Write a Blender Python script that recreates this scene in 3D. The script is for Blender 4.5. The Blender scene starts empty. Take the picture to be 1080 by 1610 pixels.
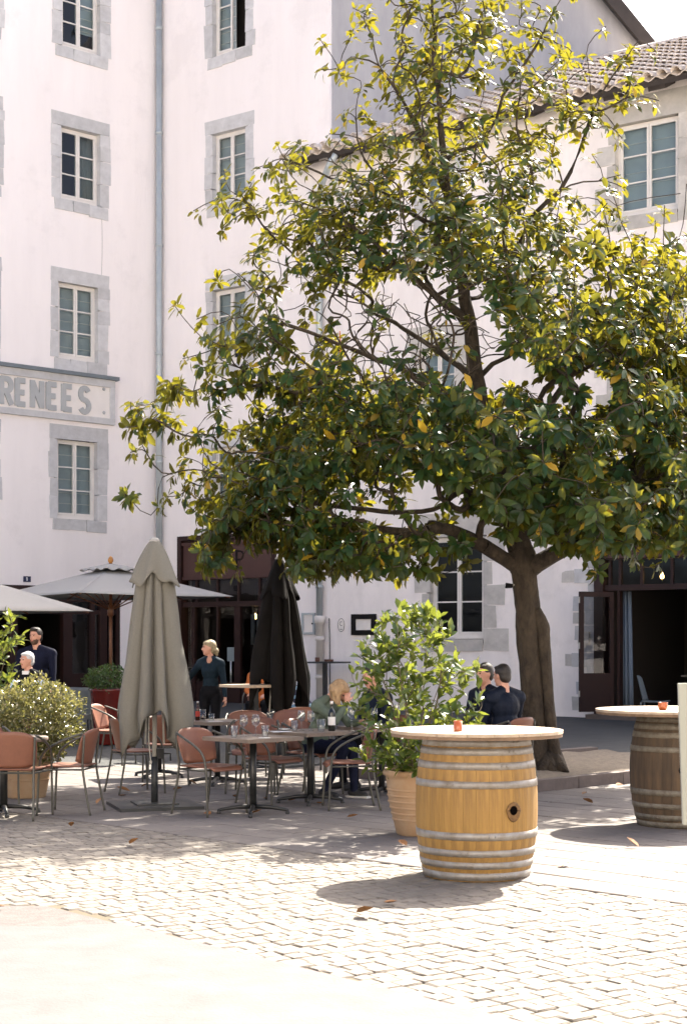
import bpy, math, random
import numpy as np
from mathutils import Vector, Matrix, Euler

random.seed(7)
RNG = np.random.default_rng(11)
PI = math.pi
R = math.radians
scene = bpy.context.scene
COL = scene.collection

# ------------------------------------------------------------------ camera, sky, sun, exposure
F_PX, CX, HY, EYE = 2450.0, 540.0, 1015.0, 1.6      # focal length, centre and horizon of the 1080 x 1610 photograph
cam_data = bpy.data.cameras.new('camera')
cam = bpy.data.objects.new('camera', cam_data)
COL.objects.link(cam)
cam.location = (0, 0, EYE)
cam.rotation_euler = (R(90), 0, 0)
cam_data.sensor_fit = 'HORIZONTAL'
cam_data.sensor_width = 36
cam_data.lens = 36 * F_PX / 1080
cam_data.shift_y = (HY - 805) / 1080
cam_data.clip_start = 0.1
cam_data.clip_end = 3000
cam_data.dof.use_dof = True
cam_data.dof.focus_distance = 14.5
cam_data.dof.aperture_fstop = 12.0
scene.camera = cam

SUN_EL, SUN_AZ = 47.5, 33.0                          # azimuth from +Y towards +X
world = bpy.data.worlds.new('World')
scene.world = world
world.use_nodes = True
wn = world.node_tree
wn.nodes.clear()
wo = wn.nodes.new('ShaderNodeOutputWorld')
wb = wn.nodes.new('ShaderNodeBackground')
ws = wn.nodes.new('ShaderNodeTexSky')
ws.sky_type = 'NISHITA'
ws.sun_disc = False
ws.sun_elevation = R(SUN_EL)
ws.sun_rotation = R(SUN_AZ)
ws.air_density = 0.6
ws.dust_density = 6.0
ws.ozone_density = 1.0
wb.inputs['Strength'].default_value = 0.11
wn.links.new(ws.outputs[0], wb.inputs[0])
wn.links.new(wb.outputs[0], wo.inputs[0])

sun_data = bpy.data.lights.new('sun', 'SUN')
sun_data.energy = 5.0
sun_data.angle = R(0.55)
sun_data.color = (1.0, 0.92, 0.79)
sun = bpy.data.objects.new('sun', sun_data)
COL.objects.link(sun)
sdir = Vector((math.sin(R(SUN_AZ)) * math.cos(R(SUN_EL)), math.cos(R(SUN_AZ)) * math.cos(R(SUN_EL)), math.sin(R(SUN_EL))))
sun.rotation_euler = sdir.to_track_quat('Z', 'Y').to_euler()
sun.location = (20, 30, 40)

scene.render.engine = 'CYCLES'
scene.view_settings.view_transform = 'Standard'
scene.view_settings.look = 'None'
scene.view_settings.exposure = 2.08
scene.view_settings.gamma = 1.0
scene.cycles.max_bounces = 8
scene.cycles.diffuse_bounces = 5
scene.cycles.transparent_max_bounces = 16
scene.cycles.caustics_reflective = False
scene.cycles.caustics_refractive = False
scene.cycles.sample_clamp_indirect = 6.0

# ------------------------------------------------------------------ measuring
def gz(y):
    return 0.0 if y < 21.0 else 0.018 * (y - 21.0)
def at(px, y, py=None, z=None):
    """point at distance y seen in photo column px (and row py)"""
    x = (px - CX) / F_PX * y
    if z is None:
        z = gz(y) if py is None else EYE - (py - HY) / F_PX * y
    return Vector((x, y, z))
def gnd(px, py):
    y = EYE * F_PX / (py - HY)
    return Vector(((px - CX) / F_PX * y, y, 0))

# ------------------------------------------------------------------ materials
def mat(name, base, rough=0.7, metal=0.0, noise=None, bump=None, rnd=0.0, spec=None, ramp2=None, coat=0.0, streak=None, patch=None):
    """procedural Principled: noise=(scale, amount), bump=(scale, strength, distance), rnd = value variation between objects"""
    m = bpy.data.materials.new(name)
    m.use_nodes = True
    nt = m.node_tree
    N, L = nt.nodes, nt.links
    b = N['Principled BSDF']
    b.inputs['Roughness'].default_value = rough
    b.inputs['Metallic'].default_value = metal
    if spec is not None:
        b.inputs['Specular IOR Level'].default_value = spec
    if coat:
        b.inputs['Coat Weight'].default_value = coat
        b.inputs['Coat Roughness'].default_value = 0.15
    tc = N.new('ShaderNodeTexCoord')
    col = None
    def rgb(c):
        n = N.new('ShaderNodeRGB'); n.outputs[0].default_value = (*c, 1); return n.outputs[0]
    col = rgb(base)
    if noise:
        nz = N.new('ShaderNodeTexNoise')
        nz.inputs['Scale'].default_value = noise[0]
        nz.inputs['Detail'].default_value = 6
        nz.inputs['Roughness'].default_value = 0.65
        L.new(tc.outputs['Object'], nz.inputs['Vector'])
        if streak:
            mp = N.new('ShaderNodeMapping'); mp.inputs['Scale'].default_value = streak
            L.new(tc.outputs['Object'], mp.inputs['Vector']); L.new(mp.outputs[0], nz.inputs['Vector'])
        mr = N.new('ShaderNodeMapRange')
        mr.inputs[1].default_value = 0.3; mr.inputs[2].default_value = 0.7
        L.new(nz.outputs['Fac'], mr.inputs[0])
        mx = N.new('ShaderNodeMix'); mx.data_type = 'RGBA'
        L.new(mr.outputs[0], mx.inputs[0])
        c2 = ramp2 if ramp2 else tuple(max(0, c * (1 - noise[1])) for c in base)
        c1 = base if ramp2 else tuple(min(1, c * (1 + noise[1] * 0.5)) for c in base)
        mx.inputs[6].default_value = (*c1, 1); mx.inputs[7].default_value = (*c2, 1)
        col = mx.outputs[2]
    if patch:
        n3 = N.new('ShaderNodeTexNoise'); n3.inputs['Scale'].default_value = patch[0]; n3.inputs['Detail'].default_value = 8; n3.inputs['Roughness'].default_value = 0.7
        L.new(tc.outputs['Object'], n3.inputs['Vector'])
        m3 = N.new('ShaderNodeMapRange'); m3.inputs[1].default_value = 0.54; m3.inputs[2].default_value = 0.62; L.new(n3.outputs['Fac'], m3.inputs[0])
        m3.inputs[3].default_value = 1.0; m3.inputs[4].default_value = 1.0 - patch[1]
        h3 = N.new('ShaderNodeHueSaturation'); L.new(m3.outputs[0], h3.inputs['Value']); L.new(col, h3.inputs['Color']); col = h3.outputs[0]
    if rnd:
        oi = N.new('ShaderNodeObjectInfo'); gi = N.new('ShaderNodeNewGeometry')
        ad = N.new('ShaderNodeMath'); ad.operation = 'ADD'
        L.new(oi.outputs['Random'], ad.inputs[0]); L.new(gi.outputs['Random Per Island'], ad.inputs[1])
        fr = N.new('ShaderNodeMath'); fr.operation = 'FRACT'; L.new(ad.outputs[0], fr.inputs[0])
        mr2 = N.new('ShaderNodeMapRange'); L.new(fr.outputs[0], mr2.inputs[0])
        mr2.inputs[3].default_value = 1 - rnd; mr2.inputs[4].default_value = 1 + rnd
        hs = N.new('ShaderNodeHueSaturation'); L.new(mr2.outputs[0], hs.inputs['Value']); L.new(col, hs.inputs['Color'])
        col = hs.outputs[0]
    L.new(col, b.inputs['Base Color'])
    if bump:
        n2 = N.new('ShaderNodeTexNoise'); n2.inputs['Scale'].default_value = bump[0]; n2.inputs['Detail'].default_value = 5
        if streak:
            mp2 = N.new('ShaderNodeMapping'); mp2.inputs['Scale'].default_value = streak
            L.new(tc.outputs['Object'], mp2.inputs['Vector']); L.new(mp2.outputs[0], n2.inputs['Vector'])
        else:
            L.new(tc.outputs['Object'], n2.inputs['Vector'])
        bp = N.new('ShaderNodeBump'); bp.inputs['Strength'].default_value = bump[1]; bp.inputs['Distance'].default_value = bump[2]
        L.new(n2.outputs['Fac'], bp.inputs['Height']); L.new(bp.outputs[0], b.inputs['Normal'])
    return m

def glass_mat(name, tint, ior=1.5, refl=1.0, rough=0.02):
    m = bpy.data.materials.new(name); m.use_nodes = True
    nt = m.node_tree; N, L = nt.nodes, nt.links; N.clear()
    o = N.new('ShaderNodeOutputMaterial'); tr = N.new('ShaderNodeBsdfTransparent'); gl = N.new('ShaderNodeBsdfGlossy')
    lw = N.new('ShaderNodeLayerWeight'); lw.inputs[0].default_value = 0.5
    pw = N.new('ShaderNodeMath'); pw.operation = 'POWER'; pw.inputs[1].default_value = 3.5; L.new(lw.outputs['Facing'], pw.inputs[0])
    fr = N.new('ShaderNodeMath'); fr.operation = 'MULTIPLY_ADD'; fr.inputs[1].default_value = 0.9; fr.inputs[2].default_value = 0.045 * ior / 1.5; L.new(pw.outputs[0], fr.inputs[0])
    mu = N.new('ShaderNodeMath'); mu.operation = 'MULTIPLY'; mu.inputs[1].default_value = refl; mu.use_clamp = True
    mx = N.new('ShaderNodeMixShader')
    tr.inputs[0].default_value = (*tint, 1); gl.inputs['Roughness'].default_value = rough
    nz = N.new('ShaderNodeTexNoise'); nz.inputs['Scale'].default_value = 1.3
    tc = N.new('ShaderNodeTexCoord'); L.new(tc.outputs['Object'], nz.inputs['Vector'])
    bp = N.new('ShaderNodeBump'); bp.inputs['Strength'].default_value = 0.06; bp.inputs['Distance'].default_value = 0.1
    L.new(nz.outputs['Fac'], bp.inputs['Height']); L.new(bp.outputs[0], gl.inputs['Normal'])
    L.new(fr.outputs[0], mu.inputs[0]); L.new(mu.outputs[0], mx.inputs[0])
    L.new(tr.outputs[0], mx.inputs[1]); L.new(gl.outputs[0], mx.inputs[2]); L.new(mx.outputs[0], o.inputs[0])
    return m

def leaf_mat(name, cols, back, trans_col, trans=0.35, rough=0.32, backmix=0.75, spec=0.36):
    """cols: list of (position, colour) over a per-leaf random value; the underside has its own colour"""
    m = bpy.data.materials.new(name); m.use_nodes = True
    nt = m.node_tree; N, L = nt.nodes, nt.links; N.clear()
    o = N.new('ShaderNodeOutputMaterial')
    b = N.new('ShaderNodeBsdfPrincipled'); b.inputs['Roughness'].default_value = rough; b.inputs['Specular IOR Level'].default_value = spec
    t = N.new('ShaderNodeBsdfTranslucent')
    oi = N.new('ShaderNodeObjectInfo'); gi = N.new('ShaderNodeNewGeometry')
    ad = N.new('ShaderNodeMath'); ad.operation = 'ADD'; fr = N.new('ShaderNodeMath'); fr.operation = 'FRACT'
    L.new(oi.outputs['Random'], ad.inputs[0]); L.new(gi.outputs['Random Per Island'], ad.inputs[1]); L.new(ad.outputs[0], fr.inputs[0])
    cr = N.new('ShaderNodeValToRGB'); el = cr.color_ramp.elements
    el[0].position, el[0].color = cols[0][0], (*cols[0][1], 1)
    el[1].position, el[1].color = cols[-1][0], (*cols[-1][1], 1)
    for p, c in cols[1:-1]:
        e = el.new(p); e.color = (*c, 1)
    L.new(fr.outputs[0], cr.inputs[0])
    mb = N.new('ShaderNodeMix'); mb.data_type = 'RGBA'
    mf = N.new('ShaderNodeMath'); mf.operation = 'MULTIPLY'; mf.inputs[1].default_value = backmix
    L.new(gi.outputs['Backfacing'], mf.inputs[0]); L.new(mf.outputs[0], mb.inputs[0])
    L.new(cr.outputs[0], mb.inputs[6]); mb.inputs[7].default_value = (*back, 1)
    L.new(mb.outputs[2], b.inputs['Base Color'])
    mt = N.new('ShaderNodeMix'); mt.data_type = 'RGBA'; mt.blend_type = 'MIX'; mt.inputs[0].default_value = 0.3
    mt.inputs[6].default_value = (*trans_col, 1); L.new(cr.outputs[0], mt.inputs[7])
    L.new(mt.outputs[2], t.inputs[0])
    mx = N.new('ShaderNodeMixShader'); mx.inputs[0].default_value = trans
    L.new(b.outputs[0], mx.inputs[1]); L.new(t.outputs[0], mx.inputs[2]); L.new(mx.outputs[0], o.inputs[0])
    return m

def emit_mat(name, c, s):
    m = bpy.data.materials.new(name); m.use_nodes = True
    b = m.node_tree.nodes['Principled BSDF']
    b.inputs['Base Color'].default_value = (*c, 1)
    b.inputs['Emission Color'].default_value = (*c, 1); b.inputs['Emission Strength'].default_value = s
    return m

M = {}
M['render'] = mat('wall_render', (0.85, 0.805, 0.795), 0.9, noise=(1.1, 0.06), bump=(14, 0.35, 0.018), streak=(1, 1, 0.16), patch=(0.55, 0.055))
M['annex_render'] = mat('annex_wall_render', (0.85, 0.80, 0.78), 0.9, noise=(1.3, 0.12), bump=(7, 0.4, 0.025), streak=(1, 1, 0.30), patch=(0.8, 0.08))
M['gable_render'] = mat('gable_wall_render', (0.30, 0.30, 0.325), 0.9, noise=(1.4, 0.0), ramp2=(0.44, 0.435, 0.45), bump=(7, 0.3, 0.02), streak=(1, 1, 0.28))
M['stone'] = mat('grey_stone', (0.54, 0.54, 0.545), 0.85, noise=(5, 0.16), bump=(22, 0.35, 0.012), rnd=0.10)
M['warm_stone'] = mat('warm_stone', (0.52, 0.50, 0.47), 0.85, noise=(4, 0.2), bump=(18, 0.4, 0.015), rnd=0.12)
M['joint'] = mat('stone_joint_mortar', (0.38, 0.375, 0.37), 0.95)
M['sash'] = mat('white_window_paint', (0.72, 0.69, 0.65), 0.5, noise=(6, 0.06))
M['glass'] = glass_mat('window_glass', (0.66, 0.725, 0.735), 1.5, 1.0)
M['shopglass'] = glass_mat('shop_glass', (0.5, 0.5, 0.5), 1.5, 1.1)
M['clear'] = glass_mat('clear_drinking_glass', (0.93, 0.95, 0.95), 1.45, 1.6)
M['blind'] = mat('pale_blind_fabric', (0.42, 0.47, 0.48), 0.9, noise=(3, 0.08))
M['curtain'] = mat('grey_curtain_fabric', (0.20, 0.24, 0.25), 0.9, noise=(3, 0.1))
M['bluecurtain'] = mat('blue_grey_curtain', (0.13, 0.17, 0.23), 0.9, noise=(3, 0.1))
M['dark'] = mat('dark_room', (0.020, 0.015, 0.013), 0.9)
M['zinc'] = mat('zinc_pipe', (0.42, 0.47, 0.49), 0.45, metal=0.35, noise=(3, 0.15))
M['castiron'] = mat('painted_cast_iron', (0.66, 0.63, 0.60), 0.55, noise=(4, 0.1))
M['maroon'] = mat('maroon_shop_paint', (0.024, 0.009, 0.007), 0.5, spec=0.3, noise=(2, 0.2))
M['signmaroon'] = mat('maroon_signboard', (0.062, 0.024, 0.019), 0.6, noise=(2, 0.15))
M['letter'] = mat('dark_letter_paint', (0.005, 0.0035, 0.0035), 0.6, spec=0.2)
M['slate'] = mat('slate_capping', (0.15, 0.18, 0.20), 0.6, noise=(4, 0.2))
M['signface'] = mat('cream_sign_render', (0.78, 0.74, 0.70), 0.85, noise=(3, 0.05))
M['signletter'] = mat('grey_sign_letter', (0.40, 0.415, 0.42), 0.85, noise=(5, 0.1))
M['tile'] = mat('clay_roof_tile', (0.68, 0.60, 0.53), 0.85, noise=(9, 0.25), bump=(30, 0.3, 0.01), rnd=0.18)
M['rafter'] = mat('dark_rafter_wood', (0.035, 0.028, 0.026), 0.8, noise=(5, 0.3))
M['soffit'] = mat('grey_soffit_board', (0.16, 0.155, 0.15), 0.8, noise=(5, 0.2))
M['setts'] = mat('pale_granite_sett', (0.165, 0.146, 0.122), 0.8, noise=(14, 0.18), bump=(50, 0.3, 0.006), rnd=0.16)
M['joints'] = mat('sandy_joint_dirt', (0.110, 0.080, 0.052), 0.95, noise=(7, 0.35), ramp2=(0.075, 0.068, 0.042))
M['paver'] = mat('grey_paver', (0.145, 0.128, 0.116), 0.8, noise=(6, 0.16), bump=(35, 0.25, 0.006), rnd=0.09)
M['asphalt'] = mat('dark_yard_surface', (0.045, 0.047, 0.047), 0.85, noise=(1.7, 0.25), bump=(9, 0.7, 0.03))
M['square'] = mat('sunlit_square_paving', (0.36, 0.33, 0.30), 0.85, noise=(0.6, 0.12))
M['concrete'] = mat('pale_concrete', (0.118, 0.096, 0.096), 0.85, noise=(3.5, 0.20), bump=(60, 0.5, 0.006))
M['patch'] = mat('worn_asphalt_patch', (0.105, 0.092, 0.088), 0.9, noise=(11, 0.3), bump=(60, 0.6, 0.008))
M['soil'] = mat('dry_bed_gravel', (0.20, 0.165, 0.125), 0.95, noise=(16, 0.4), bump=(40, 0.8, 0.02))
M['kerb'] = mat('dark_kerb_stone', (0.12, 0.095, 0.085), 0.8, noise=(8, 0.25), bump=(30, 0.3, 0.01), rnd=0.15)
M['stave'] = mat('golden_oak_stave', (0.34, 0.195, 0.046), 0.6, noise=(15, 0.0), ramp2=(0.185, 0.100, 0.024), bump=(30, 0.25, 0.004), rnd=0.07, streak=(2, 2, 0.22))
M['oldstave'] = mat('weathered_oak_stave', (0.100, 0.064, 0.034), 0.8, noise=(9, 0.0), ramp2=(0.036, 0.026, 0.018), bump=(30, 0.4, 0.006), rnd=0.25, streak=(2, 2, 0.3))
M['hoop'] = mat('galvanised_hoop', (0.34, 0.33, 0.315), 0.5, metal=0.35, noise=(13, 0.0), ramp2=(0.20, 0.17, 0.135))
M['oldhoop'] = mat('dull_corroded_hoop', (0.23, 0.21, 0.17), 0.7, metal=0.2, noise=(16, 0.0), ramp2=(0.10, 0.080, 0.055))
M['topwood'] = mat('pale_tabletop_plank', (0.47, 0.37, 0.27), 0.7, noise=(10, 0.3), bump=(30, 0.3, 0.004), rnd=0.08, streak=(1, 0.15, 1))
M['topedge'] = mat('weathered_board', (0.20, 0.13, 0.08), 0.8, noise=(10, 0.35), rnd=0.12)
M['hole'] = mat('bung_hole_dark', (0.004, 0.003, 0.003), 0.95, spec=0.0)
M['stain'] = mat('bung_stain', (0.17, 0.088, 0.026), 0.7, noise=(25, 0.5))
M['amber'] = mat('amber_glazed_cup', (0.36, 0.085, 0.020), 0.3, noise=(10, 0.2), coat=0.4)
M['terracotta'] = mat('terracotta_pot', (0.34, 0.205, 0.105), 0.85, noise=(6, 0.0), ramp2=(0.40, 0.29, 0.185), bump=(20, 0.3, 0.006))
M['redglaze'] = mat('red_glazed_planter', (0.13, 0.012, 0.008), 0.25, noise=(3, 0.3), coat=0.5, streak=(3, 3, 0.4))
M['shell'] = mat('salmon_chair_shell', (0.205, 0.085, 0.052), 0.5, noise=(40, 0.10), bump=(90, 0.15, 0.002))
M['tubing'] = mat('olive_grey_tube', (0.085, 0.083, 0.070), 0.45, metal=0.35, noise=(20, 0.15))
M['blackmetal'] = mat('black_table_metal', (0.018, 0.019, 0.019), 0.42, noise=(10, 0.3))
M['greytop'] = mat('worn_wood_cafe_top', (0.20, 0.155, 0.12), 0.5, noise=(9, 0.3), bump=(40, 0.2, 0.003), streak=(1, 0.2, 1))
M['taupe'] = mat('taupe_parasol_canvas', (0.155, 0.148, 0.124), 0.95, noise=(60, 0.08), bump=(160, 0.2, 0.002))
M['blackcanvas'] = mat('black_parasol_canvas', (0.008, 0.007, 0.0065), 0.85, noise=(8, 0.3), spec=0.12)
M['greycanvas'] = mat('light_grey_parasol_canvas', (0.33, 0.322, 0.305), 0.9, noise=(40, 0.05))
M['polewhite'] = mat('cream_pole_paint', (0.55, 0.53, 0.47), 0.4)
M['polewood'] = mat('varnished_wood_pole', (0.18, 0.070, 0.028), 0.45, noise=(20, 0.25))
M['brass'] = mat('amber_wood_finial', (0.42, 0.18, 0.035), 0.35)
M['darkpole'] = mat('anthracite_pole', (0.026, 0.029, 0.031), 0.5)
M['silver'] = mat('brushed_aluminium', (0.55, 0.55, 0.53), 0.35, metal=0.7)
M['bark'] = mat('magnolia_bark', (0.070, 0.053, 0.036), 0.95, noise=(9, 0.0), ramp2=(0.020, 0.015, 0.011), bump=(18, 1.0, 0.05), streak=(1, 1, 0.5))
M['twig'] = mat('shrub_twig', (0.13, 0.10, 0.06), 0.9, noise=(10, 0.3))
M['mleaf'] = leaf_mat('magnolia_leaf', [(0.0, (0.004, 0.026, 0.012)), (0.5, (0.008, 0.042, 0.017)), (0.82, (0.020, 0.060, 0.016)), (0.955, (0.05, 0.065, 0.013)), (0.985, (0.32, 0.20, 0.02))], (0.050, 0.036, 0.014), (0.50, 0.43, 0.028), 0.30, 0.34, 0.5, 0.24)
M['pleaf'] = leaf_mat('glossy_shrub_leaf', [(0.0, (0.022, 0.060, 0.016)), (0.6, (0.045, 0.090, 0.022)), (1.0, (0.10, 0.13, 0.025))], (0.06, 0.09, 0.03), (0.34, 0.37, 0.04), 0.34, 0.20, 0.5, 0.7)
M['bleaf'] = leaf_mat('small_bush_leaf', [(0.0, (0.05, 0.065, 0.02)), (0.6, (0.11, 0.115, 0.035)), (1.0, (0.26, 0.22, 0.11))], (0.10, 0.11, 0.045), (0.36, 0.33, 0.09), 0.35, 0.24, 0.5, 0.7)
M['dleaf'] = leaf_mat('dark_topiary_leaf', [(0.0, (0.02, 0.055, 0.018)), (1.0, (0.06, 0.11, 0.03))], (0.05, 0.08, 0.03), (0.2, 0.3, 0.05), 0.25, 0.35, 0.5)
M['deadleaf'] = mat('fallen_brown_leaf', (0.27, 0.125, 0.040), 0.7, noise=(30, 0.4), rnd=0.35)
M['skin'] = mat('skin', (0.56, 0.29, 0.20), 0.5, noise=(30, 0.08))
M['lips'] = mat('lips', (0.36, 0.13, 0.10), 0.5)
M['eye'] = mat('eye_dark', (0.02, 0.016, 0.014), 0.2)
M['hairdark'] = mat('dark_brown_hair', (0.020, 0.014, 0.010), 0.5, noise=(50, 0.4), bump=(80, 0.6, 0.01))
M['hairblond'] = mat('blond_hair', (0.45, 0.30, 0.15), 0.5, noise=(30, 0.0), ramp2=(0.22, 0.13, 0.06), bump=(60, 0.7, 0.01), streak=(1.5, 1.5, 0.4))
M['hairash'] = mat('tied_ash_blond_hair', (0.34, 0.27, 0.16), 0.5, noise=(40, 0.4), bump=(60, 0.6, 0.01))
M['hairgrey'] = mat('silver_hair', (0.50, 0.50, 0.50), 0.6, noise=(50, 0.25))
M['beard'] = mat('short_beard', (0.10, 0.055, 0.035), 0.8, noise=(60, 0.4))
M['navy'] = mat('navy_shirt', (0.009, 0.011, 0.026), 0.8, noise=(12, 0.3), bump=(14, 0.5, 0.03), spec=0.12)
M['darkteal'] = mat('dark_teal_blouse', (0.012, 0.024, 0.036), 0.75, noise=(12, 0.3), bump=(14, 0.5, 0.03), spec=0.12)
M['suit'] = mat('midnight_suit', (0.008, 0.012, 0.024), 0.6, noise=(10, 0.3), bump=(12, 0.4, 0.03), spec=0.12)
M['black'] = mat('black_cloth', (0.008, 0.008, 0.010), 0.8, noise=(10, 0.3), spec=0.12)
M['paleblue'] = mat('pale_blue_shirt', (0.48, 0.58, 0.68), 0.8, noise=(10, 0.1))
M['greenjacket'] = mat('sage_green_jacket', (0.115, 0.145, 0.110), 0.85, noise=(9, 0.25), bump=(12, 0.6, 0.03), spec=0.12)
M['orange'] = mat('orange_top', (0.55, 0.16, 0.045), 0.8, noise=(9, 0.2), spec=0.12)
M['shoe'] = mat('dark_shoe', (0.018, 0.017, 0.016), 0.6)
M['white'] = mat('white_paper', (0.75, 0.74, 0.72), 0.7)
M['shoesole'] = mat('white_shoe_rubber', (0.62, 0.60, 0.55), 0.7)
M['cola'] = mat('dark_cola', (0.035, 0.010, 0.004), 0.2)
M['bottle'] = mat('dark_wine_bottle', (0.006, 0.009, 0.006), 0.15, coat=0.3)
M['redlabel'] = mat('red_bottle_label', (0.45, 0.035, 0.02), 0.5)
M['navyplate'] = mat('navy_enamel', (0.012, 0.020, 0.065), 0.35)
M['panel'] = mat('pale_green_white_board', (0.31, 0.325, 0.275), 0.6, noise=(3, 0.06))
M['bulb'] = emit_mat('lit_warm_bulb', (1.0, 0.62, 0.22), 6.0)
M['greyplastic'] = mat('grey_plastic_chair', (0.11, 0.13, 0.14), 0.5)
M['brownpot'] = mat('brown_ashtray', (0.10, 0.035, 0.018), 0.4)
def stripe_mat():
    m = mat('striped_jersey', (0.02, 0.025, 0.055), 0.85)
    nt = m.node_tree; N, L = nt.nodes, nt.links
    tc = N.new('ShaderNodeTexCoord'); sp = N.new('ShaderNodeSeparateXYZ'); L.new(tc.outputs['Object'], sp.inputs[0])
    w = N.new('ShaderNodeMath'); w.operation = 'MULTIPLY'; w.inputs[1].default_value = 8.0; L.new(sp.outputs[2], w.inputs[0])
    f = N.new('ShaderNodeMath'); f.operation = 'FRACT'; L.new(w.outputs[0], f.inputs[0])
    g = N.new('ShaderNodeMath'); g.operation = 'GREATER_THAN'; g.inputs[1].default_value = 0.62; L.new(f.outputs[0], g.inputs[0])
    mx = N.new('ShaderNodeMix'); mx.data_type = 'RGBA'; L.new(g.outputs[0], mx.inputs[0])
    mx.inputs[6].default_value = (0.02, 0.022, 0.05, 1); mx.inputs[7].default_value = (0.22, 0.36, 0.46, 1)
    L.new(mx.outputs[2], N['Principled BSDF'].inputs['Base Color'])
    return m
M['stripes'] = stripe_mat()

# ------------------------------------------------------------------ objects
def link(name, data, parent=None, loc=None, rot=None, mtx=None):
    o = bpy.data.objects.new(name, data)
    COL.objects.link(o)
    if parent is not None:
        o.parent = parent
    if mtx is not None:
        o.matrix_local = mtx
    else:
        if loc is not None: o.location = loc
        if rot is not None: o.rotation_euler = rot
    return o
def tag(o, label, cat, group=None):
    o['label'] = label; o['category'] = cat
    if group: o['group'] = group
    return o
def thing(name, label, cat, loc=(0, 0, 0), rotz=0.0, group=None):
    o = link(name, None, None, loc, (0, 0, rotz))
    o.empty_display_size = 0.2
    return tag(o, label, cat, group)
def structure(o):
    o['kind'] = 'structure'; return o
def stuff(o):
    o['kind'] = 'stuff'; return o
def kids(o):
    return [c for c in o.children]
def copy_tree(o, parent=None):
    c = o.copy(); COL.objects.link(c)
    if parent is not None:
        c.parent = parent
        c.matrix_parent_inverse = o.matrix_parent_inverse.copy()
    for ch in list(o.children):
        copy_tree(ch, c)
    return c

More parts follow.
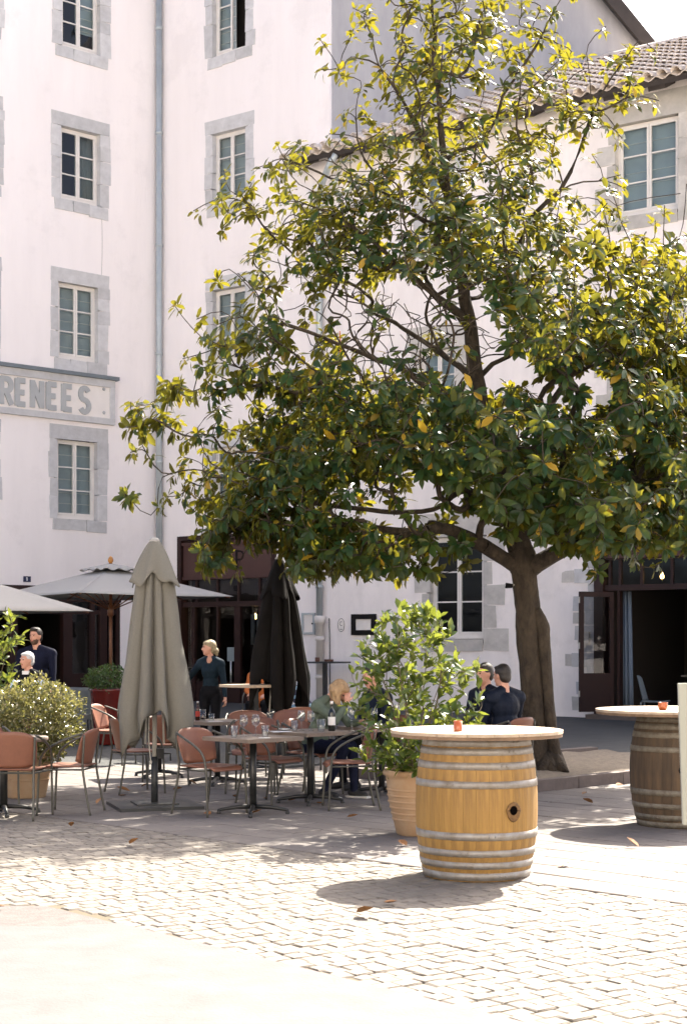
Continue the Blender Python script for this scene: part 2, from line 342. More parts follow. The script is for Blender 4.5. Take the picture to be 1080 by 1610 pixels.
class MB:
    def __init__(s):
        s.v, s.f, s.m, s.s = [], [], [], []
    def add(s, verts, faces, mi=0, smooth=False):
        b = len(s.v)
        s.v.extend([tuple(p) for p in verts])
        for f in faces:
            s.f.append(tuple(b + i for i in f)); s.m.append(mi); s.s.append(smooth)
        return s
    def box(s, c, d, rot=None, mi=0, jit=0.0, top=1.0):
        hx, hy, hz = d[0] / 2, d[1] / 2, d[2] / 2
        pts = []
        for z in (-hz, hz):
            k = top if z > 0 else 1.0
            for x, y in ((-hx, -hy), (hx, -hy), (hx, hy), (-hx, hy)):
                p = Vector((x * k, y * k, z))
                if jit: p += Vector((random.uniform(-jit, jit), random.uniform(-jit, jit), random.uniform(-jit, jit)))
                if rot is not None: p = rot @ p
                pts.append(p + Vector(c))
        return s.add(pts, [(0, 3, 2, 1), (4, 5, 6, 7), (0, 1, 5, 4), (1, 2, 6, 5), (2, 3, 7, 6), (3, 0, 4, 7)], mi)
    def bb(s, x0, x1, y0, y1, z0, z1, mi=0, jit=0.0):
        return s.box(((x0 + x1) / 2, (y0 + y1) / 2, (z0 + z1) / 2), (abs(x1 - x0), abs(y1 - y0), abs(z1 - z0)), None, mi, jit)
    def tube(s, pts, r, n=8, mi=0, cap=True, smooth=True):
        pts = [Vector(p) for p in pts]
        k = len(pts)
        rr = r if hasattr(r, '__len__') else [r] * k
        rings = []
        up = None
        for i in range(k):
            t = (pts[min(i + 1, k - 1)] - pts[max(i - 1, 0)])
            if t.length < 1e-9: t = Vector((0, 0, 1))
            t.normalize()
            if up is None:
                a = Vector((0, 0, 1)) if abs(t.z) < 0.9 else Vector((1, 0, 0))
                up = (a - t * a.dot(t)).normalized()
            else:
                up = up - t * up.dot(t)
                if up.length < 1e-6:
                    a = Vector((0, 0, 1)) if abs(t.z) < 0.9 else Vector((1, 0, 0)); up = a - t * a.dot(t)
                up.normalize()
            w = t.cross(up)
            rings.append([pts[i] + (up * math.cos(2 * PI * j / n) + w * math.sin(2 * PI * j / n)) * rr[i] for j in range(n)])
        vs = [p for rg in rings for p in rg]
        fs = [(i * n + j, i * n + (j + 1) % n, (i + 1) * n + (j + 1) % n, (i + 1) * n + j) for i in range(k - 1) for j in range(n)]
        s.add(vs, fs, mi, smooth)
        if cap:
            b = len(s.v) - len(vs)
            s.f.append(tuple(b + j for j in range(n))[::-1]); s.m.append(mi); s.s.append(False)
            s.f.append(tuple(b + (k - 1) * n + j for j in range(n))); s.m.append(mi); s.s.append(False)
        return s
    def lathe(s, prof, n=20, c=(0, 0, 0), mi=0, smooth=True, caps=(True, True)):
        c = Vector(c)
        vs = [c + Vector((r * math.cos(2 * PI * j / n), r * math.sin(2 * PI * j / n), z)) for r, z in prof for j in range(n)]
        k = len(prof)
        fs = [(i * n + j, i * n + (j + 1) % n, (i + 1) * n + (j + 1) % n, (i + 1) * n + j) for i in range(k - 1) for j in range(n)]
        s.add(vs, fs, mi, smooth)
        b = len(s.v) - len(vs)
        if caps[0] and prof[0][0] > 1e-4:
            s.f.append(tuple(b + j for j in range(n))[::-1]); s.m.append(mi); s.s.append(False)
        if caps[1] and prof[-1][0] > 1e-4:
            s.f.append(tuple(b + (k - 1) * n + j for j in range(n))); s.m.append(mi); s.s.append(False)
        return s
    def prism(s, poly, z0, z1, mi=0, xf=None):
        n = len(poly)
        vs = [Vector((x, y, z0)) for x, y in poly] + [Vector((x, y, z1)) for x, y in poly]
        if xf: vs = [xf(p) for p in vs]
        fs = [tuple(range(n))[::-1], tuple(range(n, 2 * n))] + [(i, (i + 1) % n, n + (i + 1) % n, n + i) for i in range(n)]
        return s.add(vs, fs, mi)
    def shell(s, fn, nu, nv, th, mi=0, smooth=True):
        P = [[Vector(fn(i / nu, j / nv)) for j in range(nv + 1)] for i in range(nu + 1)]
        def nrm(i, j):
            a = P[min(i + 1, nu)][j] - P[max(i - 1, 0)][j]; b = P[i][min(j + 1, nv)] - P[i][max(j - 1, 0)]
            n = a.cross(b)
            return n.normalized() if n.length > 1e-9 else Vector((0, 0, 1))
        top = [P[i][j] for i in range(nu + 1) for j in range(nv + 1)]
        bot = [P[i][j] - nrm(i, j) * th for i in range(nu + 1) for j in range(nv + 1)]
        w = nv + 1; o = len(top)
        fs = []
        for i in range(nu):
            for j in range(nv):
                a, b, c, d = i * w + j, (i + 1) * w + j, (i + 1) * w + j + 1, i * w + j + 1
                fs.append((a, b, c, d)); fs.append((o + d, o + c, o + b, o + a))
        for i in range(nu):
            a, b = i * w, (i + 1) * w; fs.append((o + a, o + b, b, a))
            a, b = i * w + nv, (i + 1) * w + nv; fs.append((a, b, o + b, o + a))
        for j in range(nv):
            fs.append((j, j + 1, o + j + 1, o + j)); a = nu * w + j; fs.append((o + a, o + a + 1, a + 1, a))
        return s.add(top + bot, fs, mi, smooth)
    def mesh(s, name, mats):
        me = bpy.data.meshes.new(name)
        me.from_pydata(s.v, [], s.f)
        for m in (mats if isinstance(mats, (list, tuple)) else [mats]):
            me.materials.append(m)
        me.polygons.foreach_set('material_index', s.m)
        me.polygons.foreach_set('use_smooth', s.s)
        me.update()
        return me
    def build(s, name, mats, parent=None, loc=None, rot=None, mtx=None):
        return link(name, s.mesh(name, mats), parent, loc, rot, mtx)

def catmull(pts, n=5):
    pts = [Vector(p) for p in pts]
    out = []
    for i in range(len(pts) - 1):
        p0, p1, p2, p3 = pts[max(i - 1, 0)], pts[i], pts[i + 1], pts[min(i + 2, len(pts) - 1)]
        for k in range(n):
            t = k / n
            out.append(0.5 * ((2 * p1) + (p2 - p0) * t + (2 * p0 - 5 * p1 + 4 * p2 - p3) * t * t + (3 * p1 - p0 - 3 * p2 + p3) * t ** 3))
    out.append(pts[-1])
    return out

def np_mesh(name, verts, faces4, mats, smooth=False):
    """verts (N,3); faces4 (M,k) one face size"""
    me = bpy.data.meshes.new(name)
    nv, nf, k = len(verts), len(faces4), faces4.shape[1]
    me.vertices.add(nv); me.vertices.foreach_set('co', np.asarray(verts, dtype=np.float32).ravel())
    me.loops.add(nf * k); me.loops.foreach_set('vertex_index', np.asarray(faces4, dtype=np.int32).ravel())
    me.polygons.add(nf); me.polygons.foreach_set('loop_start', np.arange(0, nf * k, k, dtype=np.int32))
    try: me.polygons.foreach_set('loop_total', np.full(nf, k, dtype=np.int32))
    except Exception: pass
    me.polygons.foreach_set('use_smooth', np.full(nf, smooth))
    for m in mats: me.materials.append(m)
    me.update(calc_edges=True); me.validate()
    return me

# ------------------------------------------------------------------ ground
def ground():
    g = MB()
    ys = [-400, -60, -10, 0, 10, 21, 30, 45, 60, 400, 1500]
    xs = [-1500, -200, -40, -20, -8, 0, 8, 20, 40, 200, 1500]
    for y in ys:
        for x in xs:
            g.v.append((x, y, gz(min(y, 48)) - 0.03))
    n = len(xs)
    for i in range(len(ys) - 1):
        for j in range(n - 1):
            g.f.append((i * n + j, i * n + j + 1, (i + 1) * n + j + 1, (i + 1) * n + j)); g.m.append(0); g.s.append(True)
    structure(g.build('ground', M['square']))
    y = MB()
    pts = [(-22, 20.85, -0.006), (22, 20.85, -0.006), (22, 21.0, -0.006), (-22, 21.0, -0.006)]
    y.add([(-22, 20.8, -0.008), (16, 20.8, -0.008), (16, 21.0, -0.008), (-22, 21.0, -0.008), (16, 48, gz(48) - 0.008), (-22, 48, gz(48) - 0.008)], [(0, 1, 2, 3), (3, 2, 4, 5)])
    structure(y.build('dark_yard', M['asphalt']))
ground()

# cobbled strip: rows run to the right and away
E1 = Vector((0.82, 0.572)); E2 = Vector((-0.572, 0.82))
K0 = Vector((-1.287, 9.01)); K1 = Vector((0.711, 6.70)); KD = (K1 - K0).normalized()
def in_setts(p):
    if p.x + p.y > 11.83: return False
    if p.x < K0.x + 0.02: return p.x > -6 and p.y > (9.65 if p.x < -1.8 else 9.65 - (p.x + 1.8) * 1.21)
    return (KD.x * (p.y - K0.y) - KD.y * (p.x - K0.x)) > -0.03 and p.y > 3.5 and p.x < 6.5
def sett_template(k):
    r = random.Random(k)
    def q(sx, sy, z, j):
        return [(sx * a * 0.5 + r.uniform(-j, j), sy * b * 0.5 + r.uniform(-j, j), z + r.uniform(-0.0015, 0.0015)) for a, b in ((-1, -1), (1, -1), (1, 1), (-1, 1))]
    v = q(1.0, 1.0, -0.03, 0.0) + q(1.0, 1.0, -0.007, 0.03) + q(0.88, 0.88, 0.0, 0.03)
    f = [(8, 9, 10, 11)]
    for b in (0, 4):
        for i in range(4):
            f.append((b + i, b + (i + 1) % 4, b + 4 + (i + 1) % 4, b + 4 + i))
    return np.array(v), f
def pave(name_base, base_mat, area, e1, e2, row_h, len_rng, gap, piece, piece_mat, templates, inside, zt, tilt, far_name):
    pcs = []
    amin, amax, bmin, bmax = area
    b = bmin
    while b < bmax:
        a = amin + random.uniform(0, 0.2)
        h = row_h * random.uniform(0.94, 1.06)
        while a < amax:
            l = random.uniform(*len_rng)
            c = e1 * (a + l / 2) + e2 * (b + h / 2)
            if inside(c):
                pcs.append((c.x, c.y, l - gap, h - gap, random.uniform(-0.02, 0.02) if row_h < 0.2 else 0.0, random.uniform(-tilt, tilt), random.uniform(-tilt, tilt), random.uniform(-0.006, 0.001) if row_h < 0.2 else random.uniform(-0.003, 0.001), random.randrange(len(templates))))
            a += l
        b += h
    vis = [p for p in pcs if p[1] > 3 and abs(p[0]) < 0.2204 * p[1] and EYE * F_PX / p[1] + HY < 1610]
    vis.sort(key=lambda p: p[2] * p[3] / p[1] ** 3, reverse=True)
    top = set(id(p) for p in vis[:300])
    ang = math.atan2(e1.y, e1.x)
    meshes = []
    for v, f in templates:
        me = bpy.data.meshes.new(piece); me.from_pydata([tuple(x) for x in v], [], f); me.materials.append(piece_mat); me.update(); meshes.append(me)
    allv, allf = [], []; nb = 0
    for p in pcs:
        x, y, l, h, ra, tx, ty, dz, k = p
        mtx = Matrix.Translation((x, y, zt + dz)) @ Euler((tx, ty, ang + ra)).to_matrix().to_4x4() @ Matrix.Diagonal((l, h, 1, 1))
        if id(p) in top:
            link(piece, meshes[k], base_mat, mtx=mtx)
        else:
            mm = np.array(mtx)
            v, f = templates[k]
            allv.append(v @ mm[:3, :3].T + mm[:3, 3]); allf.append(np.array(f) + nb); nb += len(v)
    me = np_mesh(far_name, np.concatenate(allv), np.concatenate(allf), [piece_mat])
    stuff(link(far_name, me, base_mat))
cob = MB()
cob.add([(-6.2, 9.45, -0.012), (-1.3, 9.0, -0.012), (4.2, 2.6, -0.012), (7, 2.6, -0.012), (7, 4.7, -0.012), (-6.2, 17.9, -0.012)], [(0, 1, 2, 3, 4, 5)])
cobbled = structure(cob.build('cobbled_pavement', M['joints']))
pave('cobble', cobbled, (-3, 16, 0, 19), E1, E2, 0.106, (0.098, 0.142), 0.006, 'cobble', M['setts'], [sett_template(k) for k in range(6)], in_setts, -0.001, 0.018, 'distant_cobbles')

P1, P2 = Vector((-0.7071, 0.7071)), Vector((0.7071, 0.7071))
BED_O = Vector((2.02, 16.85))
def in_bed(p, m=0.0):
    d = p - BED_O
    a, b = d.dot(P2), d.dot(P1)
    return -m < a < 5.2 + m and -m < b < 2.9 + m
def in_pav(p):
    return p.x + p.y > 11.76 and p.y < 20.9 and -6.5 < p.x < 7.5 and p.y > 5.2 and not in_bed(p, -0.05)
def paver_template(k):
    r = random.Random(50 + k)
    v = [(a * 0.5, b * 0.5, z) for z in (-0.03, -0.005) for a, b in ((-1, -1), (1, -1), (1, 1), (-1, 1))]
    v += [(a * 0.487, b * 0.478, r.uniform(-0.001, 0.001)) for a, b in ((-1, -1), (1, -1), (1, 1), (-1, 1))]
    f = [(8, 9, 10, 11)]
    for b in (0, 4):
        for i in range(4): f.append((b + i, b + (i + 1) % 4, b + 4 + (i + 1) % 4, b + 4 + i))
    return np.array(v), f
pv = MB()
pv.add([(-6.6, 18.3, -0.016), (7.6, 4.2, -0.016), (7.6, 21, -0.016), (-6.6, 21, -0.016)], [(0, 1, 2, 3)])
paving = structure(pv.build('stone_paving', M['joints']))
pave('paver', paving, (-2, 22, 8.305, 22), P1, P2, 0.36, (0.45, 0.72), 0.012, 'paver', M['paver'], [paver_template(k) for k in range(4)], in_pav, 0.006, 0.004, 'distant_pavers')

# smooth concrete walk in the front left corner and the worn asphalt patch at its head
co = MB()
def sheet(mb, poly, z, thick=0.05):
    mb.prism(poly, z - thick, z)
sheet(co, [(-7, 0.5), (4.9, 0.5), (4.4, 2.43), (K0.x, K0.y - 0.06), (-1.6, 8.84), (-7, 8.86)], 0.004)
structure(co.build('concrete_walk', M['concrete']))
pa = MB()
jag = [(-7, 9.0), (-4.5, 8.99), (-2.2, 9.01), (-1.9, 8.985), (-1.46, 9.0)]
pa.prism([(-7, 8.865), (-1.6, 8.845), (-1.29, 8.96), (-1.83, 9.585), (-7, 9.60)], -0.05, -0.004)
structure(pa.build('asphalt_patch', M['patch']))

# planting bed round the tree with kerb stones
bed = MB()
bp = [BED_O + P2 * a + P1 * b for a, b in ((0.06, 0.06), (5.1, 0.06), (5.1, 2.8), (0.06, 2.8))]
nn = 14
for i in range(nn + 1):
    for j in range(nn + 1):
        p = BED_O + P2 * (0.05 + 5.1 * i / nn) + P1 * (0.05 + 2.8 * j / nn)
        bed.v.append((p.x, p.y, 0.085 + random.uniform(-0.012, 0.022)))
for i in range(nn):
    for j in range(nn):
        bed.f.append((i * (nn + 1) + j, (i + 1) * (nn + 1) + j, (i + 1) * (nn + 1) + j + 1, i * (nn + 1) + j + 1)); bed.m.append(0); bed.s.append(True)
planting_bed = structure(bed.build('planting_bed', M['soil']))
def kerb_run(p0, d, nrm, n, l):
    for i in range(n):
        k = MB()
        c = p0 + d * (l * (i + 0.5)) + nrm * 0.07
        ang = math.atan2(d.y, d.x)
        k.box((0, 0, 0), (l - 0.012, 0.14, 0.17), None, 0, 0.004)
        k.build('kerb_stone', M['kerb'], planting_bed, (c.x, c.y, 0.04 + random.uniform(-0.004, 0.004)), (0, 0, ang))
kerb_run(BED_O, P2, P1, 6, 0.87)
kerb_run(BED_O + P1 * 0.14, P1, P2, 3, 0.9)
kerb_run(BED_O + P1 * 2.86, P2, P1, 6, 0.87)

# ------------------------------------------------------------------ buildings
class Face:
    """a facade: local x along the wall, y inwards, z up"""
    def __init__(s, o, u):
        s.o = Vector(o); s.u = Vector(u).normalized(); s.n = Vector((-s.u.y, s.u.x))
        s.m = Matrix(((s.u.x, s.n.x, 0, s.o.x), (s.u.y, s.n.y, 0, s.o.y), (0, 0, 1, 0), (0, 0, 0, 1)))
    def W(s, px, py=HY):
        rx = (px - CX) / F_PX
        # o.x + u.x t = rx (o.y + u.y t)
        t = (rx * s.o.y - s.o.x) / (s.u.x - rx * s.u.y)
        y = s.o.y + s.u.y * t
        return t, EYE - (py - HY) / F_PX * y
CORNER = Vector((-4.44, 37.5)); JUNC = Vector((-0.307, 34.4))
FL = Face(CORNER, (0.754, 0.657))
FT = Face(CORNER, (JUNC - CORNER))
FA = Face(JUNC, (0.822, -0.569))
FG = Face(JUNC, (0.93, 0.37))

def wall_mesh(name, face, u0, u1, z0, z1, holes, m, parent, depth=0.45):
    us = sorted({u0, u1, *[h[0] for h in holes], *[h[1] for h in holes]})
    zs = sorted({z0, z1, *[h[2] for h in holes], *[h[3] for h in holes]})
    us = [u for u in us if u0 <= u <= u1]; zs = [z for z in zs if z0 <= z <= z1]
    b = MB()
    def hole(u, z): return any(h[0] < u < h[1] and h[2] < z < h[3] for h in holes)
    for i in range(len(us) - 1):
        for j in range(len(zs) - 1):
            if hole((us[i] + us[i + 1]) / 2, (zs[j] + zs[j + 1]) / 2): continue
            q = [(us[i], zs[j]), (us[i + 1], zs[j]), (us[i + 1], zs[j + 1]), (us[i], zs[j + 1])]
            b.add([(x, 0, z) for x, z in q], [(0, 1, 2, 3)])
            b.add([(x, depth, z) for x, z in q], [(3, 2, 1, 0)])
    for h in holes:
        a0, a1, c0, c1 = h
        b.add([(a0, 0, c0), (a0, depth, c0), (a0, depth, c1), (a0, 0, c1)], [(0, 1, 2, 3)])
        b.add([(a1, 0, c0), (a1, depth, c0), (a1, depth, c1), (a1, 0, c1)], [(3, 2, 1, 0)])
        b.add([(a0, 0, c0), (a1, 0, c0), (a1, depth, c0), (a0, depth, c0)], [(0, 1, 2, 3)])
        b.add([(a0, 0, c1), (a1, 0, c1), (a1, depth, c1), (a0, depth, c1)], [(3, 2, 1, 0)])
    return b.build(name, m, parent, mtx=face.m)

def stone(parent, x0, x1, y0, y1, z0, z1, m, name='surround_stone'):
    b = MB()
    j = 0.012
    b.bb(x0 + 0.004, x1 - 0.004, y0, y1, z0 + 0.004, z1 - 0.004, 0, j)
    return b.build(name, m, parent)

def window(parent, face, u0, u1, z0, z1, rows=3, inset=0.13, stones='grey', blind='blind', open_right=False, dark_left=False, label=None, pxl=None, hasrail=True):
    """opening u0..u1 x z0..z1 on a facade: frame with sub-parts pane, blind, surround_stone"""
    w, h = u1 - u0, z1 - z0
    mt = M['stone'] if stones == 'grey' else M['warm_stone']
    f = MB()
    y = inset
    t, ct = 0.055, 0.05
    def bar(x0, x1, za, zb, ya=y, yb=y + 0.06): f.bb(x0, x1, ya, yb, za, zb)
    bar(0, t, 0.003, h - 0.003); bar(w - t, w, 0.003, h - 0.003); bar(t + .001, w - t - .001, h - t, h - .002); bar(t + .001, w - t - .001, 0.002, t + 0.05)
    f.bb(0.02, w - 0.02, y - 0.035, y + 0.001, 0.01, 0.055)                 # drip rail
    s = 0.045
    mid = w / 2
    leaves = [(t, mid - 0.004), (mid + 0.004, w - t)]
    zb, zt = t + 0.05, h - t
    panes = []
    for k, (a, b_) in enumerate(leaves):
        if open_right and k == 1: continue
        bar(a, a + s, zb, zt, y - 0.012, y + 0.04); bar(b_ - s, b_, zb, zt, y - 0.012, y + 0.04)
        bar(a + s + .001, b_ - s - .001, zb + .001, zb + s, y - 0.012, y + 0.04); bar(a + s + .001, b_ - s - .001, zt - s, zt - .001, y - 0.012, y + 0.04)
        ph = (zt - zb - 2 * s) / rows
        for r in range(rows):
            z_a, z_b = zb + s + r * ph, zb + s + (r + 1) * ph
            if r: bar(a + s + .001, b_ - s - .001, z_a - 0.014, z_a + 0.014, y - 0.005, y + 0.035)
            panes.append((a + s - .004, b_ - s + .004, z_a, z_b))
    fr = f.build('window', M['sash'], parent, mtx=face.m @ Matrix.Translation((u0, 0, z0)))
    if label: fr['label'] = label
    for (a, b_, c, d) in panes:
        p = MB(); p.add([(a, y + 0.018, c), (b_, y + 0.018, c), (b_, y + 0.018, d), (a, y + 0.018, d)], [(0, 1, 2, 3)])
        p.build('pane', M['glass'], fr)
    if open_right:
        o = MB()
        a = w - t
        wl = mid - t
        o.bb(a - 0.05, a, y + 0.06, y + wl, zb, zb + s); o.bb(a - 0.05, a, y + 0.06, y + wl, zt - s, zt)
        o.bb(a - 0.05, a, y + wl, y + wl + s, zb, zt); o.bb(a - 0.05, a, y + 0.06, y + 0.06 + s, zb + s, zt - s)
        o.build('open_sash', M['sash'], fr)
    if blind:
        c = MB()
        y2 = y + 0.13
        xa, xb = 0.03, (mid if open_right else w - 0.03)
        if dark_left: xa = mid
        if blind == 'blind':                          # roman blind: a sheet with a proud seam at each fold
            nfold = max(5, int(h / 0.27))
            zl = random.choice((0.06, 0.06, 0.06, h * 0.14, h * 0.30))
            c.bb(xa, xb, y2, y2 + 0.01, zl, h - 0.04)
            for i in range(1, nfold):
                z = 0.06 + (h - 0.1) * i / nfold + random.uniform(-0.03, 0.03)
                if z < zl + .02: continue
                c.bb(xa + .005, xb - .005, y2 - 0.018, y2 - 0.001, z - 0.006, z + 0.006, 1)
            c.build('roman_blind', [M['blind'], M['sash']], fr)
        else:
            n = 40
            c.shell(lambda a, b: (xa + (xb - xa) * a, y2 + 0.02 * math.sin(a * 60) + 0.01 * math.sin(a * 23), 0.05 + (h - 0.08) * b), n, 2, 0.004)
            c.build('curtain', M['curtain'], fr)
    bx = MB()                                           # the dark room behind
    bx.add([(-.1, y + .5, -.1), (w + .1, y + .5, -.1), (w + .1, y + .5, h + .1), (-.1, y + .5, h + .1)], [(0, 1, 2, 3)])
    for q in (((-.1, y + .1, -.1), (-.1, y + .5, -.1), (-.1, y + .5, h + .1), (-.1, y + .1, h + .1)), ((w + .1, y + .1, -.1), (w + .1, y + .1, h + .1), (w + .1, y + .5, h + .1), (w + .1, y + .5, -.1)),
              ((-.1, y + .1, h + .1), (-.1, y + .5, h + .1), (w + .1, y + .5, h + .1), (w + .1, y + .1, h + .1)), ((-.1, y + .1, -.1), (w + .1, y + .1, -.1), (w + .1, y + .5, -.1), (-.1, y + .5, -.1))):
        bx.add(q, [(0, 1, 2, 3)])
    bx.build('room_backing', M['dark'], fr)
    if stones:
        yo, yi = -0.014, inset + 0.02
        wl = random.uniform(0.20, 0.25); wr = random.uniform(0.24, 0.32)
        lh = random.uniform(0.30, 0.38)
        if stones == 'grey':
            stone(fr, -wl, w + wr, yo, yi, h, h + lh, mt)
            z = 0.0; k = 0
            while z < h - 0.05:
                hh = min(random.uniform(0.26, 0.62), h - z)
                if h - z - hh < 0.2: hh = h - z
                stone(fr, -wl - random.uniform(-0.02, 0.035), 0, yo, yi, z, z + hh, mt); z += hh
            z = 0.0
            while z < h - 0.05:
                hh = min(random.uniform(0.26, 0.62), h - z)
                if h - z - hh < 0.2: hh = h - z
                stone(fr, w, w + wr + random.uniform(-0.035, 0.045), yo, yi, z, z + hh, mt); z += hh
            cuts = [-wl + 0.08, w * 0.30, w * 0.72, w + wr - 0.05]
            for a, b_ in zip(cuts[:-1], cuts[1:]):
                stone(fr, a, b_, yo - 0.01, yi, -random.uniform(0.24, 0.30), -0.004, mt)
        else:
            stone(fr, -0.3, w + 0.38, yo, yi, h, h + 0.5, mt)
            for side in (0, 1):
                z = -0.25; k = side
                while z < h - 0.02:
                    hh = min(random.uniform(0.34, 0.52), h - z)
                    if h - z - hh < 0.2: hh = h - z
                    ww = 0.55 if k % 2 else 0.26
                    ww += random.uniform(-0.08, 0.05)
                    if side == 0: stone(fr, -ww * 0.8, 0 if z >= 0 else 0.0, yo, yi, z, z + hh, mt)
                    else: stone(fr, w, w + ww, yo, yi, z, z + hh, mt)
                    z += hh; k += 1
            stone(fr, 0.003, w - 0.003, yo - 0.012, yi, -0.27, -0.004, mt)
    return fr

hotel = thing('hotel_building', 'tall white rendered hotel with grey stone window surrounds, two facades meeting in a corner', 'building', (0, 0, 0))
annex = thing('annex_building', 'lower cream building with clay tiled roof behind the magnolia tree', 'building', (0, 0, 0))

# --- window positions, measured on each facade
def rect(face, pxl, pxr, pyt, pyb):
    """opening from photo column pxl..pxr, with rows taken at its left edge"""
    ul, zt = face.W(pxl, pyt); _, zb = face.W(pxl, pyb); ur, _ = face.W(pxr)
    return ul, ur, zb, zt
GAP = 0.08
def cut(r): return (r[0] - GAP, r[1] + GAP, r[2] - GAP, r[3] + GAP)

rowsL = [(-45, 70), (196, 311), (441, 562), (689, 815)]
colA = [(97, 157), (95.5, 157), (92, 153.5), (90, 152.5)]
left_w = []
uA, uA1, _, _ = rect(FL, 93.5, 155, 200, 300)
uB1 = FL.W(-8)[0]
for (t, b), (xl, xr) in zip(rowsL, colA):
    left_w.append(rect(FL, xl, xr, t, b))
shift = (FL.W(176)[0] - FL.W(10)[0])
left_b = [(r[0] - shift, r[1] - shift, r[2], r[3]) for r in left_w]
left_c = [(r[0] - 2 * shift, r[1] - 2 * shift, r[2], r[3]) for r in left_w]
rowsT = [(-30, 89), (211, 321), (457, 575), (704, 822)]
tall_w = [rect(FT, 334.5, 386, t, b) for t, b in rowsT]

# shop openings
shopL = (FL.W(-70)[0], FL.W(189)[0], 0.0, FL.W(100, 922)[1])
shopM = (FT.W(281)[0], FT.W(434.5)[0], 0.0, FT.W(300, 843)[1])
shopR = (FA.W(936)[0], FA.W(936)[0] + 3.3, 0.0, FA.W(1000, 818)[1])

top_h = 17.9
wall_mesh('wall', FL, -15.5, 0, -0.3, top_h, [cut(r) for r in left_w + left_b + left_c] + [shopL], M['render'], hotel)
lenT = (JUNC - CORNER).length
wall_mesh('wall', FT, 0, lenT, -0.3, top_h, [cut(r) for r in tall_w] + [shopM], M['render'], hotel)
# gable end, seen over the annex roof
GL = 8.04
g = MB()
pr = [(0.0, 0.0), (GL, 0.0), (GL, 15.95), (3.5, 20.0), (0.0, top_h)]
g.prism(pr, 0, 0.4, 0, lambda p: Vector((p.x, p.z, p.y)))
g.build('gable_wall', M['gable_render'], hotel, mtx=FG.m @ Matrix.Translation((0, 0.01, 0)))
# corner strip where the white render ends
cs = MB(); cs.bb(lenT - 0.10, lenT + 0.02, -0.012, 0.3, 11, top_h - 0.01); cs.build('corner_bead', M['render'], hotel, mtx=FT.m)
# rear walls and roof close the building
rw = MB()
bk = [(-16.13, 27.32), (-24, 36), (-10, 52), (6.5, 48.5), (7.16, 37.75)]
for i in range(len(bk) - 1):
    (x0, y0), (x1, y1) = bk[i], bk[i + 1]
    rw.add([(x0, y0, -.3), (x1, y1, -.3), (x1, y1, 16.0), (x0, y0, 16.0)], [(0, 1, 2, 3)])
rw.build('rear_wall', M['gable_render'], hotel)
rf = MB()
gp = lambda t, z, out=0.0: tuple(FG.m @ Vector((t, -out, z)))
def slab(pts, th=0.16):
    n = len(pts)
    lo = [(x, y, z - th) for x, y, z in pts]
    rf.add(list(pts) + lo, [tuple(range(n)), tuple(range(2 * n - 1, n - 1, -1))] + [(i, n + i, n + (i + 1) % n, (i + 1) % n) for i in range(n)], 0)
slab([gp(8.75, 15.55, 0.25), gp(8.75, 15.55, -9), gp(3.5, 20.35, -9), gp(3.5, 20.35, 0.25)])
slab([gp(3.5, 20.35, 0.25), gp(3.5, 20.35, -9), (-4.0, 46.5, 20.3), (-4.9, 37.4, 18.25), gp(-0.05, 18.25, 0.25)])
slab([(-4.9, 37.4, 18.25), (-4.0, 46.5, 20.3), (-24, 37, 19.5), (-16.3, 27.2, 18.25)])
rf.build('roof', M['slate'], hotel)
vg = MB()                                                            # dark verge board along the gable
d = Vector((8.75 - 3.5, 0, 15.55 - 20.35)); L_ = d.length
mt_ = FG.m @ Matrix.Translation((3.5, -0.30, 20.22)) @ Matrix.Rotation(math.atan2(-d.z, d.x), 4, 'Y')
vg.bb(0, L_, -0.04, 0.04, -0.28, 0.06)
vg.build('verge_board', M['rafter'], hotel, mtx=mt_)

names_row = ['top-floor', 'third-floor', 'second-floor', 'first-floor']
for i, r in enumerate(left_w):
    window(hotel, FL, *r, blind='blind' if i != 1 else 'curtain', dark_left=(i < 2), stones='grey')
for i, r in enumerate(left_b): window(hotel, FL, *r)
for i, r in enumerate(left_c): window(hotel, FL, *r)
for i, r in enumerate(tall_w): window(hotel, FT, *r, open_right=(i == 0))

# --- drainpipe in the corner
def pipe(parent, pts, r, m, joints, name='drainpipe'):
    b = MB(); b.tube(pts, r, 12)
    for z in joints:
        x, y = pts[-1][0], pts[-1][1]
        b.lathe([(r + .001, z - .04), (r + .012, z - .035), (r + .012, z + .035), (r + .001, z + .04)], 12, (x, y, 0), caps=(False, False))
    return b.build(name, m, parent)
cx_, cy_ = CORNER.x + 0.02, CORNER.y - 0.16
pipe(hotel, [(cx_, cy_, 18), (cx_, cy_, 0.2)], 0.075, M['zinc'], [16.4, 13.9, 11.2, 8.6, 6.0, 3.5])

# --- annex walls, windows and roof
aw_top = rect(FA, 968, 1066, 197, 343)
aw_top2 = rect(FA, 664, 716, 258, 372)
aw_mid = rect(FA, 968, 1066, 520, 668)
aw_mid2 = rect(FA, 658, 716, 552, 668)
aw_gnd = rect(FA, 676, 760, 846, 1005)
lenA = 11.2
EAVE = 12.25
wall_mesh('wall', FA, 0.0, lenA, -0.3, EAVE + 0.3, [cut(r) for r in (aw_top, aw_top2, aw_mid, aw_mid2, aw_gnd)] + [shopR], M['annex_render'], annex)
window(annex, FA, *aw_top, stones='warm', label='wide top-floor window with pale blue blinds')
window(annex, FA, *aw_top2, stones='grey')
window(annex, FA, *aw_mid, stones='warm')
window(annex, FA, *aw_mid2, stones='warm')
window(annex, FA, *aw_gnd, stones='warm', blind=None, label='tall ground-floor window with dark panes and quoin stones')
sw = MB()
e0 = FA.m @ Vector((lenA, 0, 0)); e1 = FA.m @ Vector((lenA, 11, 0)); e2 = FA.m @ Vector((0.5, 11, 0))
